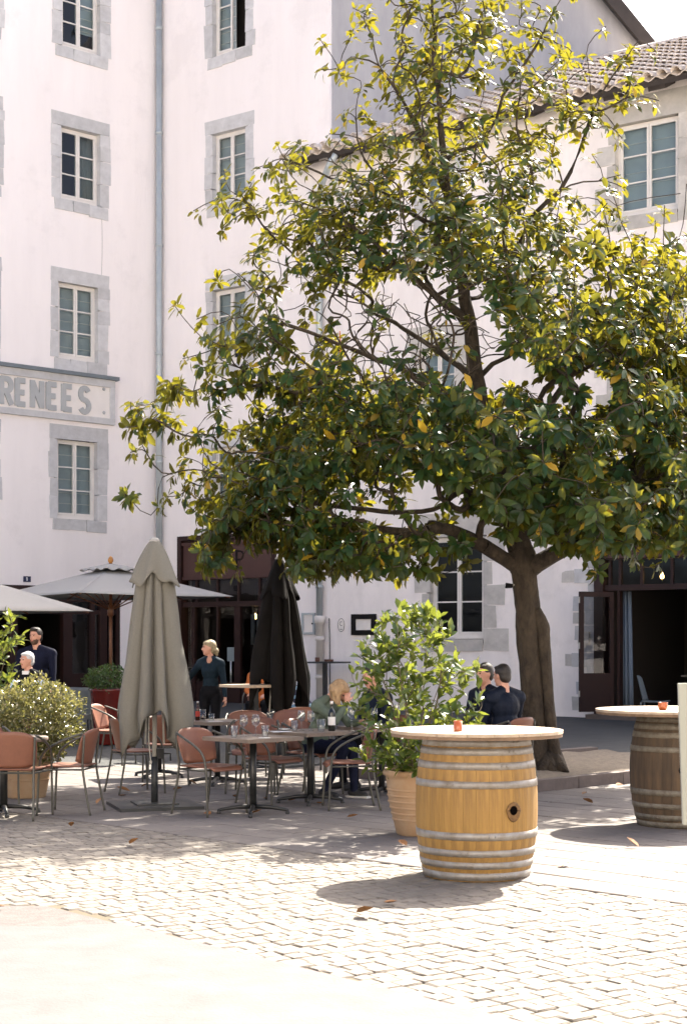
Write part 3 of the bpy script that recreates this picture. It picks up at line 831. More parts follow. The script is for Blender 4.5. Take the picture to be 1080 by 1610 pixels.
sw.add([(e0.x, e0.y, -.3), (e1.x, e1.y, -.3), (e1.x, e1.y, EAVE), (e0.x, e0.y, EAVE)], [(0, 1, 2, 3)])
sw.add([(e1.x, e1.y, -.3), (e2.x, e2.y, -.3), (e2.x, e2.y, EAVE), (e1.x, e1.y, EAVE)], [(0, 1, 2, 3)])
apex = FA.m @ Vector((lenA, 5.5, EAVE + 3.0))
sw.add([(e0.x, e0.y, EAVE), (e1.x, e1.y, EAVE), tuple(apex)], [(0, 1, 2)])
sw.build('side_wall', M['annex_render'], annex)
OV = 0.62                                               # eaves overhang
SL = math.atan2(3.05, 5.5 + OV)
base = Matrix.Translation((0, -OV, EAVE + 0.02)) @ Matrix.Rotation(SL, 4, 'X')
roofm = FA.m @ base
SLEN = math.hypot(3.05, 5.5 + OV)
rb = MB()
rb.bb(-0.75, lenA + 0.3, 0, SLEN, -0.05, 0.0)
nw = 260                                                # channel tiles: the wavy bed between the cover tiles
TP = 0.285
rb.shell(lambda a, b: (-0.75 + (lenA + 1.05) * a, -0.05 + SLEN * b, 0.045 + 0.035 * math.cos(2 * PI * (-0.75 + (lenA + 1.05) * a) / TP)), nw, 1, 0.02, 1)
roof = rb.build('roof', [M['soffit'], M['tile']], annex, mtx=roofm)
rbk = MB(); rbk.bb(-0.75, lenA + 0.3, 0, SLEN, -0.05, 0.0)
rbk.build('rear_roof_slope', M['tile'], annex, mtx=FA.m @ Matrix.Translation((0, 11.0 + OV, EAVE + 0.02)) @ Matrix.Rotation(PI, 4, 'Z') @ Matrix.Rotation(SL, 4, 'X') @ Matrix.Translation((-lenA + 0.45, 0, 0)))
# cover tiles
def tile_geo():
    v, n = [], 6
    for k, (yy, r) in enumerate(((0.0, 0.108), (0.47, 0.088))):
        for rr in (r, r - 0.018):
            for i in range(n + 1):
                a = PI * i / n
                v.append((rr * math.cos(a), yy, rr * math.sin(a) * 0.95 + (0.045 if k == 0 else 0.0)))
    w = n + 1; f = []
    for i in range(n):
        f.append((i, i + 1, 2 * w + i + 1, 2 * w + i)); f.append((w + i + 1, w + i, 3 * w + i, 3 * w + i + 1)); f.append((i + 1, i, w + i, w + i + 1))
    return np.array(v), f
tv, tf = tile_geo()
tmesh = bpy.data.meshes.new('tile'); tmesh.from_pydata([tuple(p) for p in tv], [], tf); tmesh.materials.append(M['tile'])
tmesh.polygons.foreach_set('use_smooth', [True] * len(tf)); tmesh.update()
tiles = []
nc = int((lenA + 0.95) / TP)
for c in range(nc):
    for r in range(int(SLEN / 0.40)):
        x = math.floor(-0.7 / TP) * TP + TP / 2 + c * TP + TP * 0.0
        tiles.append((x + random.uniform(-.01, .01), -0.10 + r * 0.40 + random.uniform(-.015, .015), 0.045, random.uniform(-0.03, 0.03)))
def tkey(t):
    p = roofm @ Vector(t[:3]); px = p.x / p.y * F_PX + CX
    return (0 if 470 < px < 1090 else 5) + t[1] * 0.12 + p.y * 0.02
tiles.sort(key=tkey)
av, af, nb = [], [], 0
for i, (x, y, z, a) in enumerate(tiles):
    mm = Matrix.Translation((x, y, z)) @ Matrix.Rotation(a, 4, 'Z')
    if i < 300: link('tile', tmesh, roof, mtx=mm)
    else:
        k = np.array(mm); av.append(tv @ k[:3, :3].T + k[:3, 3]); af.append(np.array(tf) + nb); nb += len(tv)
stuff(link('upper_tiles', np_mesh('upper_tiles', np.concatenate(av), np.concatenate(af), [M['tile']], True), roof))
rg = MB(); rg.tube([(-0.75, SLEN + 0.02, 0.06), (lenA + 0.3, SLEN + 0.02, 0.06)], 0.13, 10); rg.build('ridge', M['tile'], roof)
# rafter ends and fascia under the eaves
for i in range(13):
    x = -0.45 + i * 0.93
    if x > lenA: break
    k = MB(); k.bb(x - 0.17, x + 0.17, 0.06, 0.60, -0.19, -0.052); k.build('rafter_end', M['rafter'], roof)
fa = MB(); fa.bb(-0.74, lenA + 0.28, -0.012, 0.012, -0.10, 0.015); fa.build('fascia', M['rafter'], roof)
# second drainpipe where annex and hotel meet: zinc above, cast iron below
px_u = FA.W(507)[0]
ul = px_u
zt_, zm_ = EAVE - 0.05, FA.W(507, 972)[1]
b = MB()
path = [(ul + 0.75, -OV + 0.05, zt_), (ul + 0.6, -OV + 0.02, zt_ - 0.22), (ul + 0.15, -0.3, zt_ - 0.62), (ul, -0.12, zt_ - 0.95), (ul, -0.12, zt_ - 1.3)]
b.tube(catmull(path, 5) + [Vector((ul, -0.12, zm_))], 0.072, 12)
for z in (9.2, 6.6, 4.2, 2.9): b.lathe([(0.073, z - .04), (0.088, z - .035), (0.088, z + .035), (0.073, z + .04)], 12, (ul, -0.12, 0), caps=(False, False))
b.build('drainpipe', M['zinc'], annex, mtx=FA.m)
b = MB()
b.lathe([(0.085, 0.1), (0.085, zm_ - 0.12), (0.12, zm_ - 0.11), (0.125, zm_ + 0.03), (0.09, zm_ + 0.05)], 14, (ul + 0.012, -0.12, 0))
for z in (0.9, 1.75): b.lathe([(0.086, z - .05), (0.103, z - .045), (0.103, z + .045), (0.086, z + .05)], 14, (ul + 0.012, -0.12, 0), caps=(False, False))
b.build('cast_iron_pipe', M['castiron'], annex, mtx=FA.m)
b = MB(); ux = ul + 0.22
b.tube([(ux, -0.03, 0.3), (ux, -0.035, 1.6), (ux - 0.02, -0.03, 2.2)], 0.012, 6)
b.build('cable', M['blackmetal'], annex, mtx=FA.m)
# quoin stones left of the right-hand shop, patchy render round them
z = 0.28; k = 0
while z < shopR[3] + 0.2:
    hh = random.uniform(0.24, 0.36)
    ww = (0.42 if k % 2 else 0.24) + random.uniform(-0.08, 0.10)
    stone(annex, shopR[0] - ww, shopR[0] - 0.004, -0.016, 0.3, z, z + hh, M['stone'], 'quoin_stone').matrix_local = FA.m
    if k % 3 == 0:
        stone(annex, shopR[0] - ww - random.uniform(0.14, 0.3), shopR[0] - ww - 0.006, -0.008, 0.2, z + 0.02, z + hh - 0.03, M['warm_stone'], 'quoin_stone').matrix_local = FA.m
    z += hh; k += 1
b = MB(); b.bb(FA.W(436)[0] - .2, 0.0, -0.03, -0.022, 0, 0.001)
# overhead wire along the walls
b = MB(); wu0, wz = FT.W(436, 868); wu1, wz1 = FT.W(517, 871)
b.tube([(wu0, -0.03, wz), ((wu0 + wu1) / 2, -0.03, (wz + wz1) / 2 - .03), (wu1, -0.03, wz1)], 0.012, 6); b.build('wall_cable', M['blackmetal'], hotel, mtx=FT.m)
b = MB(); b.bb(0.05, lenT * 0.98, -0.03, -0.005, 0.0, 0.0001)

_u, _z = FL.W(160, 340); _, _z2 = FL.W(160, 432)
b = MB(); b.tube(catmull([(_u, -0.002, _z), (_u + .012, -0.002, (_z + _z2) / 2), (_u - .005, -0.002, _z2)], 6), 0.006, 5); b.build('wall_crack', M['joint'], hotel, mtx=FL.m)
# --- shopfronts (parts of their building): frame, panes, doors, dark room, lit bulb
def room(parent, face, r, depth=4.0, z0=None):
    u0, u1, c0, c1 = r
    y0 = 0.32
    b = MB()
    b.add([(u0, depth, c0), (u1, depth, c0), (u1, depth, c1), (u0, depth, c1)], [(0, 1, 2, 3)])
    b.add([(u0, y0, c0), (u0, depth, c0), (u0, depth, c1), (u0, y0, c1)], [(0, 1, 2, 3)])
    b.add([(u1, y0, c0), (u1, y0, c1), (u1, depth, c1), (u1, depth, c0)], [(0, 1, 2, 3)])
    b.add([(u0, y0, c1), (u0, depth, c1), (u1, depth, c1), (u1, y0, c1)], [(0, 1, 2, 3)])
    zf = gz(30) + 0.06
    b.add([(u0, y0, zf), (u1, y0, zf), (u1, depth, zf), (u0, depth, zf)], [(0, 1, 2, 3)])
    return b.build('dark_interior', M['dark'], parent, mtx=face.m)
def bars(parent, face, lst, name='shopfront', m='maroon'):
    b = MB()
    for i, (x0, x1, z0, z1, y0, y1) in enumerate(lst):
        b.bb(x0, x1, y0 + i * 0.0007, y1, z0, z1)
    return b.build(name, M[m], parent, mtx=face.m)
def pane(parent, x0, x1, y, z0, z1, m='shopglass'):
    p = MB(); p.add([(x0, y, z0), (x1, y, z0), (x1, y, z1), (x0, y, z1)], [(0, 1, 2, 3)])
    return p.build('pane', M[m], parent)
def bulb(parent, x, y, z, cord):
    b = MB(); b.lathe([(0.001, -0.07), (0.03, -0.055), (0.042, -0.02), (0.03, 0.02), (0.014, 0.05), (0.012, 0.07)], 12, (x, y, z))
    o = b.build('light_bulb', M['bulb'], parent)
    c = MB(); c.tube([(x, y, z + 0.07), (x, y, z + cord)], 0.006, 5); c.build('lamp_cord', M['blackmetal'], parent)

# middle shop (HBP)
u = lambda px: FT.W(px)[0]
zz = lambda px, py: FT.W(px, py)[1]
u0, u1, _, sz1 = shopM
zs = zz(340, 911); zb = zz(340, 946); zc = zz(340, 953); zk = zz(340, 1072); fl = zz(340, 1121)
fm = bars(hotel, FT, [(u0 + .002, u(287), fl - .2, sz1 - .002, -0.06, 0.2), (u(428.5), u1 - .002, fl - .2, sz1 - .002, -0.06, 0.2), (u(287) + .002, u(428.5) - .002, zz(340, 848), sz1 - .004, -0.10, 0.2),
                      (u(287) + .002, u(428.5) - .002, zs, zz(340, 848) - .004, 0.04, 0.2), (u(287) + .002, u(428.5) - .002, zb - .12, zb, 0.0, 0.16)]
          + [(u(p) - .03, u(p) + .03, zb + .002, zs - .002, 0.05, 0.12) for p in (306, 339, 372, 405)]
          + [(u(p) - w_, u(p) + w_, fl, zb - .125, 0.03, 0.13) for p, w_ in ((302, .05), (340, .03), (371, .09), (407, .04))]
          + [(u(302) + .055, u(371) - .095, fl, zk, 0.06, 0.11), (u(371) + .095, u(428) - .01, fl, zk - .1, 0.06, 0.11)])
for a, c in ((289, 306), (306, 339), (339, 372), (372, 405), (405, 427)):
    pane(fm, u(a) + .03, u(c) - .03, 0.09, zb + .01, zs - .01)
for a, c in ((304, 339), (341, 367), (375, 405), (408, 427)):
    pane(fm, u(a) + .03, u(c) - .02, 0.085, zk, zb - .13)
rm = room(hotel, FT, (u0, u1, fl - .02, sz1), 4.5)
bulb(rm, u(349.5), 1.2, zz(349, 970) + 0.03, 1.1)
dh = MB(); dh.tube([(u(363), 0.0, zz(363, 1040)), (u(363), 0.0, zz(363, 1073))], 0.022, 8); dh.build('door_handle', M['silver'], fm)
nt = MB(); nt.bb(u(355), u(366.5), 0.05, 0.06, zz(360, 1040), zz(360, 1018)); nt.build('door_notice', M['curtain'], fm)
for a, c in ((379, 386), (388, 396)):
    cu = MB(); cu.shell(lambda s_, t_: (u(a) + (u(c) - u(a)) * s_, 0.35 + 0.03 * math.sin(s_ * 18), zz(385, 1014) + (zz(385, 966) - zz(385, 1014)) * t_), 18, 1, 0.004); cu.build('curtain', M['curtain'], rm)
stp = MB(); stp.bb(u0 + .1, u1 + .25, -0.55, 0.1, gz(35) - .2, fl - 0.01); stp.build('door_step', M['stone'], hotel, mtx=FT.m)

# left shop, behind the parasols
u = lambda px: FL.W(px)[0]
zz = lambda px, py: FL.W(px, py)[1]
u0, u1, _, sz1 = shopL
fl = 0.32
zt2 = zz(100, 962)
fm2 = bars(hotel, FL, [(u0 + .002, u1 - .002, sz1 - .35, sz1 - .002, -0.05, 0.2)] + [(u(p) - w_, u(p) + w_, fl, sz1 - .355, 0.0, 0.16) for p, w_ in ((-66, .08), (-20, .07), (22, .10), (107, .12), (146, .06), (163, .10), (187, .06))]
           + [(u(-66), u(22) - .1, zt2 - .05, zt2 + .05, 0.01, 0.14), (u(22) + .105, u(107) - .125, zt2 - .05, zt2 + .05, 0.01, 0.14), (u(107) + .125, u(163) - .105, zt2 - .05, zt2 + .05, 0.01, 0.14), (u(163) + .105, u(187) - .065, zt2 - .05, zt2 + .05, 0.01, 0.14),
              (u(107) + .125, u(146) - .065, fl, 0.95, 0.03, 0.12), (u(163) + .105, u(187) - .065, fl, 0.95, 0.03, 0.12)])
for a, c in ((109, 144), (148, 160), (165, 185)):
    pane(fm2, u(a) + .06, u(c), 0.07, 0.95 if a != 148 else fl, zt2 - .05)
for a, c in ((-64, -22), (-18, 20), (24, 105), (109, 144), (148, 160), (165, 185)):
    pane(fm2, u(a) + .06, u(c), 0.07, zt2 + .05, sz1 - .36)
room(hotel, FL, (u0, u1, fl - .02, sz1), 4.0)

# right shop with the open door
u = lambda px: FA.W(px)[0]
zz = lambda px, py: FA.W(px, py)[1]
u0, u1, _, sz1 = shopR
fl = 0.26
zt3 = zz(1000, 879); zb3 = zz(1000, 919); zb4 = zz(1000, 928)
fm3 = bars(annex, FA, [(u0 + .002, u(950), fl - .2, sz1 - .002, -0.08, 0.25), (u1 - .2, u1 - .002, fl - .2, sz1 - .002, -0.08, 0.25), (u(950) + .002, u1 - .202, zt3, sz1 - .004, -0.02, 0.2), (u(950) + .002, u1 - .202, zb4, zb3, 0.0, 0.2)]
           + [(u(p) - .028, u(p) + .028, zb3 + .002, zt3 - .002, 0.04, 0.12) for p in (957, 973, 1007, 1054.5)] + [(u(969), u(973), fl, zb4 - .002, 0.03, 0.14)])
for a, c in ((951, 957), (958, 972), (974, 1006), (1008, 1053.5), (1055.5, 1098)):
    pane(fm3, u(a), u(c), 0.08, zb3 + .004, zt3 - .004)
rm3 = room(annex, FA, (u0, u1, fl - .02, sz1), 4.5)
bulb(rm3, u(1018), 0.7, zz(1018, 903), 0.4)
cu = MB(); cu.shell(lambda s_, t_: (u(969.5) + (0.16 + 0.05 * (1 - t_)) * s_, 0.30 + 0.035 * math.sin(s_ * 15), fl + 0.05 + (zb4 - fl - .06) * t_), 24, 3, 0.004); cu.build('door_curtain', M['bluecurtain'], annex, mtx=FA.m)
# dim furnishings inside: a bar counter, shelves of bottles, a high stool and a small table
def inside(name, m, fn):
    b = MB(); fn(b); b.build(name, M[m], annex, mtx=FA.m)
xi = u(985)
inside('bar_counter', 'polewood', lambda b: (b.bb(xi + .5, xi + 2.2, 2.4, 2.9, fl, fl + 1.05), b.bb(xi + .45, xi + 2.25, 2.35, 2.95, fl + 1.052, fl + 1.10)))
inside('bottle_shelf', 'topedge', lambda b: [b.bb(xi + .2, xi + 2.3, 3.6, 3.85, fl + z, fl + z + .04) for z in (1.25, 1.65, 2.05)])
for zq in (1.29, 1.69, 2.09):
    for q in range(9):
        inside('shelf_bottle', random.choice(('clear', 'bottle', 'amber', 'brownpot')), lambda b: b.lathe([(.04, 0), (.042, .15), (.016, .2), (.015, .27), (.001, .27)], 8, (xi + .3 + q * .22 + random.uniform(-.05, .05), 3.68, fl + zq)))
inside('indoor_table', 'greytop', lambda b: (b.bb(xi + .75, xi + 1.45, .9, 1.5, fl + .72, fl + .75), b.tube([(xi + 1.1, 1.2, fl), (xi + 1.1, 1.2, fl + .72)], .035, 8), b.lathe([(.25, fl), (.25, fl + .02), (.04, fl + .04)], 14, (xi + 1.1, 1.2, 0))))
# the door leaf folded outwards against the quoins
lw = 0.78; lh = zb4 - fl - 0.08
dl = MB()
dl.bb(0, 0.09, -0.025, 0.025, 0, lh); dl.bb(lw - .09, lw, -0.025, 0.025, 0, lh); dl.bb(.091, lw - .091, -0.024, 0.024, lh - .1, lh); dl.bb(.091, lw - .091, -0.024, 0.024, 0, 0.75)
hp = FA.m @ Vector((u(953), -0.09, fl + 0.05))
leaf = dl.build('open_door_leaf', M['maroon'], annex, mtx=FA.m @ Matrix.Translation((u(966), -0.06, fl + 0.05)) @ Matrix.Rotation(R(239), 4, 'Z'))
pane(leaf, .08, lw - .08, 0.0, 0.75, lh - .1)
for z in (0.35, lh * 0.55, lh * 0.93):
    hg = MB(); hg.bb(lw, lw + 0.012, -0.02, 0.02, z - .06, z + .06); hg.build('hinge', M['silver'], leaf)
hd = MB(); hd.tube([(lw - .05, -0.03, 1.1), (lw - .05, -0.08, 1.1), (lw - .05, -0.08, 1.5), (lw - .05, -0.03, 1.5)], 0.014, 8); hd.build('door_handle', M['blackmetal'], leaf)
th = MB(); th.bb(u0 - .05, u1 + .05, -0.35, 0.3, gz(30) - .2, fl - 0.012); th.build('threshold', M['kerb'], annex, mtx=FA.m)
bx = MB(); bu, bz = FA.W(912, 1003); bx.bb(bu - .02, bu + .22, -0.07, -0.015, bz - .12, bz + .12); bx.build('wall_box', M['warm_stone'], annex, mtx=FA.m)

# ------------------------------------------------------------------ lettering
def arc(cx, cy, rx, ry, a0, a1, n=8):
    return [(cx + rx * math.cos(R(a0 + (a1 - a0) * i / n)), cy + ry * math.sin(R(a0 + (a1 - a0) * i / n))) for i in range(n + 1)]
GLYPH = {
    'E': [[(0, 0), (0, 1)], [(0, .93), (.5, .93)], [(0, .5), (.44, .5)], [(0, .07), (.5, .07)]],
    'N': [[(0, 0), (0, 1)], [(0, .95), (.55, .05)], [(.55, 0), (.55, 1)]],
    'R': [[(0, 0), (0, 1)], [(0, .93), (.28, .93)] + arc(.28, .71, .24, .22, 80, -90) + [(0, .49)], [(.25, .48), (.55, 0)]],
    'P': [[(0, 0), (0, 1)], [(0, .93), (.28, .93)] + arc(.28, .70, .24, .23, 80, -90) + [(0, .47)]],
    'Y': [[(0, 1), (.28, .5)], [(.56, 1), (.28, .5)], [(.28, .52), (.28, 0)]],
    'S': [arc(.27, .72, .24, .22, 25, 270, 10) + arc(.27, .27, .25, .22, 90, -155, 10)],
    'B': [[(0, 0), (0, 1)], [(0, .96), (.25, .96)] + arc(.25, .74, .22, .21, 80, -90) + [(0, .53)], [(.25, .53)] + arc(.25, .28, .28, .25, 88, -90) + [(0, .04)]],
    'H': [[(0, 0), (0, 1)], [(.62, 0), (.62, 1)], [(0, .52), (.62, .52)]],
    '1': [[(.2, 0), (.2, 1)], [(.2, .97), (0, .75)]],
    'C': [arc(.3, .5, .28, .45, 50, 310, 12)],
}
def glyph(ch, h, w, wt, depth, thin=None, serif=False):
    """raised letter in the x-z plane, proud towards -y"""
    b = MB(); k = 0
    def stroke(poly, wd):
        nonlocal k
        pts = [Vector((x * w / 0.55, y * h)) for x, y in poly]
        n = len(pts); L, Rr = [], []
        for i in range(n):
            d = (pts[min(i + 1, n - 1)] - pts[max(i - 1, 0)]).normalized(); nn_ = Vector((-d.y, d.x)) * wd / 2
            L.append(pts[i] + nn_); Rr.append(pts[i] - nn_)
        dp = depth + k * 0.0012; k += 1
        v = [(p.x, 0, p.y) for p in L] + [(p.x, 0, p.y) for p in Rr] + [(p.x, -dp, p.y) for p in L] + [(p.x, -dp, p.y) for p in Rr]
        f = []
        for i in range(n - 1):
            f += [(2 * n + i, 2 * n + i + 1, 3 * n + i + 1, 3 * n + i), (i, i + 1, 2 * n + i + 1, 2 * n + i), (n + i + 1, n + i, 3 * n + i, 3 * n + i + 1)]
        f += [(0, 2 * n, 3 * n, n), (n - 1, 2 * n - 1, 4 * n - 1, 3 * n - 1)]
        b.add(v, f)
    for s_ in GLYPH[ch]:
        vert = len(s_) == 2 and abs(s_[0][0] - s_[1][0]) < 0.02
        stroke(s_, wt if (vert or thin is None) else (thin if len(s_) == 2 else wt * 0.62))
        if serif and vert:
            for _, yy in (s_[0], s_[1]):
                y_ = 0.02 if yy < 0.5 else 0.98
                sx = s_[0][0]; e = wt * 0.55 / (w / 0.55)
                stroke([(sx - e * 1.7, y_), (sx + e * 1.7, y_)], thin)
    return b

# PYRENEES sign on the left facade
su1, sz_t = FL.W(178, 596); _, sz_b = FL.W(178, 669)
_, _ = 0, 0
sgn_w = 7.2
sg = thing('stone_name_sign', 'long stone framed sign with raised grey letters PYRENEES on white hotel facade', 'sign')
sg.matrix_world = FL.m @ Matrix.Translation((su1 - sgn_w, 0, sz_b))
sh = sz_t - sz_b
b = MB(); b.bb(0.1, sgn_w - .1, -0.05, -0.004, 0.1, sh - .1); b.build('sign_board', M['signface'], sg)
b = MB(); b.bb(0, sgn_w, -0.09, -0.003, 0, 0.14); b.bb(0, sgn_w, -0.092, -0.003, sh - .22, sh - .05); b.bb(0, 0.13, -0.085, -0.003, 0.141, sh - .221); b.bb(sgn_w - .13, sgn_w, -0.085, -0.003, 0.141, sh - .221); b.build('stone_frame', M['stone'], sg)
b = MB(); b.bb(-.08, sgn_w + .08, -0.16, -0.003, sh - .049, sh + 0.035); b.build('slate_capping', M['slate'], sg)
# letter columns measured in the photograph: R E N E E S
lp = [('R', -4, 16), ('E', 21, 38), ('N', 45, 63), ('E', 70, 87), ('E', 94, 111), ('S', 120, 138)]
pitch = FL.W(94)[0] - FL.W(70)[0]
for ch, a, c in lp:
    ua = FL.W(a)[0]; ub = FL.W(c)[0]
    lh_ = FL.W(c, 608)[1] - FL.W(c, 645)[1] if False else (FL.W(79, 598)[1] - FL.W(79, 640.5)[1])
    glyph(ch, lh_, (ub - ua) * 0.80, 0.125, 0.035).build('letter', M['signletter'], sg, (ua - (su1 - sgn_w) + 0.06, -0.05, sh * 0.5 - lh_ * 0.5 - 0.035))
for i, ch in enumerate('PY'):
    ua = FL.W(-4)[0] - (2 - i) * pitch * 1.08
    glyph(ch, lh_, 0.34, 0.125, 0.035).build('letter', M['signletter'], sg, (ua - (su1 - sgn_w) + 0.06, -0.05, sh * 0.5 - lh_ * 0.5 - 0.035))
for py in (612, 649):
    a, zb_ = FL.W(161.5, py)
    b = MB(); b.lathe([(0.001, 0.02), (0.035, 0.012), (0.042, 0.0)], 10); b.build('stud', M['signletter'], sg, (a - (su1 - sgn_w), -0.05, zb_ - sz_b), (PI / 2, 0, 0))

# HBP signs
def hbp(face, ua, ub, z0, z1, y, label, centre, lh):
    t = thing('shop_sign', label, 'sign', group='maroon signs over the shop doors')
    t.matrix_world = face.m @ Matrix.Translation((ua, y, z0))
    w, h = ub - ua, z1 - z0
    b = MB(); b.bb(0, w, -0.03, 0.0, 0, h); b.bb(-.02, w + .02, -0.07, -0.031, h - .05, h + .02); b.bb(-.02, w + .02, -0.05, -0.0305, -0.03, 0.04); b.build('sign_panel', M['signmaroon'], t)
    for i, ch in enumerate('HBP'):
        glyph(ch, lh, lh * 0.52, lh * 0.15, 0.006, lh * 0.05, True).build('letter', M['letter'], t, (centre + (i - 1) * lh * 1.18 - lh * 0.25, -0.031, h * 0.5 - lh * 0.5))
    return t
ua, z0_ = FT.W(288, 911); ub = FT.W(428)[0]; z1_ = FT.W(288, 857)[1]
hbp(FT, ua, ub, FT.W(350, 908)[1], FT.W(350, 852)[1], 0.035, 'maroon signboard lettered HBP above the left doorway beside the drainpipe', FT.W(352)[0] - ua, FT.W(350, 866)[1] - FT.W(350, 894)[1])
ua = FA.W(950)[0] + 0.02
hbp(FA, ua, shopR[1] - 0.22, FA.W(1000, 874)[1], FA.W(1000, 826)[1], -0.022, 'maroon signboard lettered HBP above the open doorway at right', FA.W(1034)[0] - ua, FA.W(1034, 838)[1] - FA.W(1034, 866)[1])

# number plate, plaques and menu cases on the walls
a, z0_ = FL.W(36.5, 915); a2, z1_ = FL.W(48, 905)
t = thing('house_number_plate', 'small navy enamel plate with white figure 1 on white wall', 'number plate'); t.matrix_world = FL.m @ Matrix.Translation((a, -0.004, z0_))
w, h = a2 - a, FL.W(42, 905)[1] - FL.W(42, 914)[1]
b = MB(); b.bb(0, w, -0.012, 0, 0, h); b.build('plate', M['navyplate'], t)
glyph('1', h * .6, 0.04, 0.025, 0.003).build('figure', M['white'], t, (w / 2 - .02, -0.012, h * .2))
def board(face, pxl, pxr, pyt, pyb, name, label, cat, fm_, im, border, extra=None):
    a, zt_ = face.W(pxl, pyt); _, zb_ = face.W(pxl, pyb); c = face.W(pxr)[0]
    t = thing(name, label, cat); t.matrix_world = face.m @ Matrix.Translation((a, -0.006, zb_))
    w, h = c - a, zt_ - zb_
    b = MB(); b.bb(0, border, -0.05, 0, 0, h); b.bb(w - border, w, -0.05, 0, 0, h); b.bb(border, w - border, -0.049, 0, 0, border); b.bb(border, w - border, -0.049, 0, h - border, h); b.build('frame', M[fm_], t)
    b = MB(); b.bb(border - .002, w - border + .002, -0.022, -0.002, border - .002, h - border + .002); b.build('sheet', M[im], t)
    if extra: extra(t, w, h)
    return t
def lock(t, w, h):
    b = MB(); b.lathe([(0.02, 0), (0.02, 0.02)], 8); b.build('lock', M['blackmetal'], t, (w - .05, -0.05, h * .5), (PI / 2, 0, 0))
board(FT, 476, 496.5, 964, 998, 'menu_case', 'grey metal menu case on white wall left of the drainpipe', 'menu case', 'zinc', 'signface', 0.05, lock)
board(FA, 554, 592, 966, 999, 'framed_menu_board', 'black framed menu board with cream sheet on white wall above the potted shrub', 'menu board', 'letter', 'signface', 0.11)
a, z0_ = FA.W(537, 983)
t = thing('oval_wall_plaque', 'small oval cream plaque with dark rim and curved mark on white wall', 'plaque'); t.matrix_world = FA.m @ Matrix.Translation((a, -0.006, z0_))
b = MB(); rx, rz_ = 0.085, 0.145
el = [(rx * math.cos(2 * PI * i / 28), rz_ * math.sin(2 * PI * i / 28)) for i in range(28)]
b.prism(el, 0, 0.012, 0, lambda p: Vector((p.x, -p.z, p.y))); b.build('plaque_face', M['signface'], t)
b = MB(); b.tube([(x, -0.013, z) for x, z in el] + [(el[0][0], -0.013, el[0][1])], 0.005, 6, cap=False); b.build('rim', M['darkpole'], t)
b = glyph('C', 0.10, 0.07, 0.010, 0.003); b.build('mark', M['darkpole'], t, (-.035, -0.012, -.02))
b = MB(); b.bb(-.022, .022, -0.017, -0.012, -.10, -.085); b.build('mark', M['darkpole'], t)

# the sunlit house across the square, behind the camera: the shop windows mirror it
opp = thing('house_across_square', 'sunlit cream house with blue awning mirrored in the glass over the open shop door', 'building', (0, -17, 0))
b = MB(); b.bb(-34, 30, -8, 0, -0.3, 15.5); b.build('wall', M['signface'], opp)
b = MB(); b.prism([(-34.5, 15.5), (30.5, 15.5), (26, 18.5), (-30, 18.5)], -8.4, 0.5, 0, lambda p: Vector((p.x, p.z, p.y))); b.build('roof', M['tile'], opp)
aw = MB(); aw.add([(-3, 0.02, 3.5), (9, 0.02, 3.5), (9, 1.5, 2.8), (-3, 1.5, 2.8)], [(0, 1, 2, 3)]); aw.build('awning', M['bluecurtain'], opp)
wm = MB(); wm.bb(0, 1.1, -0.1, 0.03, 0, 1.8); wm.bb(-.08, 1.18, -.05, .06, -.1, -.001); wmesh = wm.mesh('window', M['glass'])
for zc in (4.6, 8.0, 11.5):
    for xc in range(-31, 29, 4): link('window', M and wmesh, opp, (xc, 0.0, zc))
dm = MB(); dm.bb(-2.5, 8.5, -0.1, 0.02, 0.1, 2.7); dm.build('shop_window', M['dark'], opp)

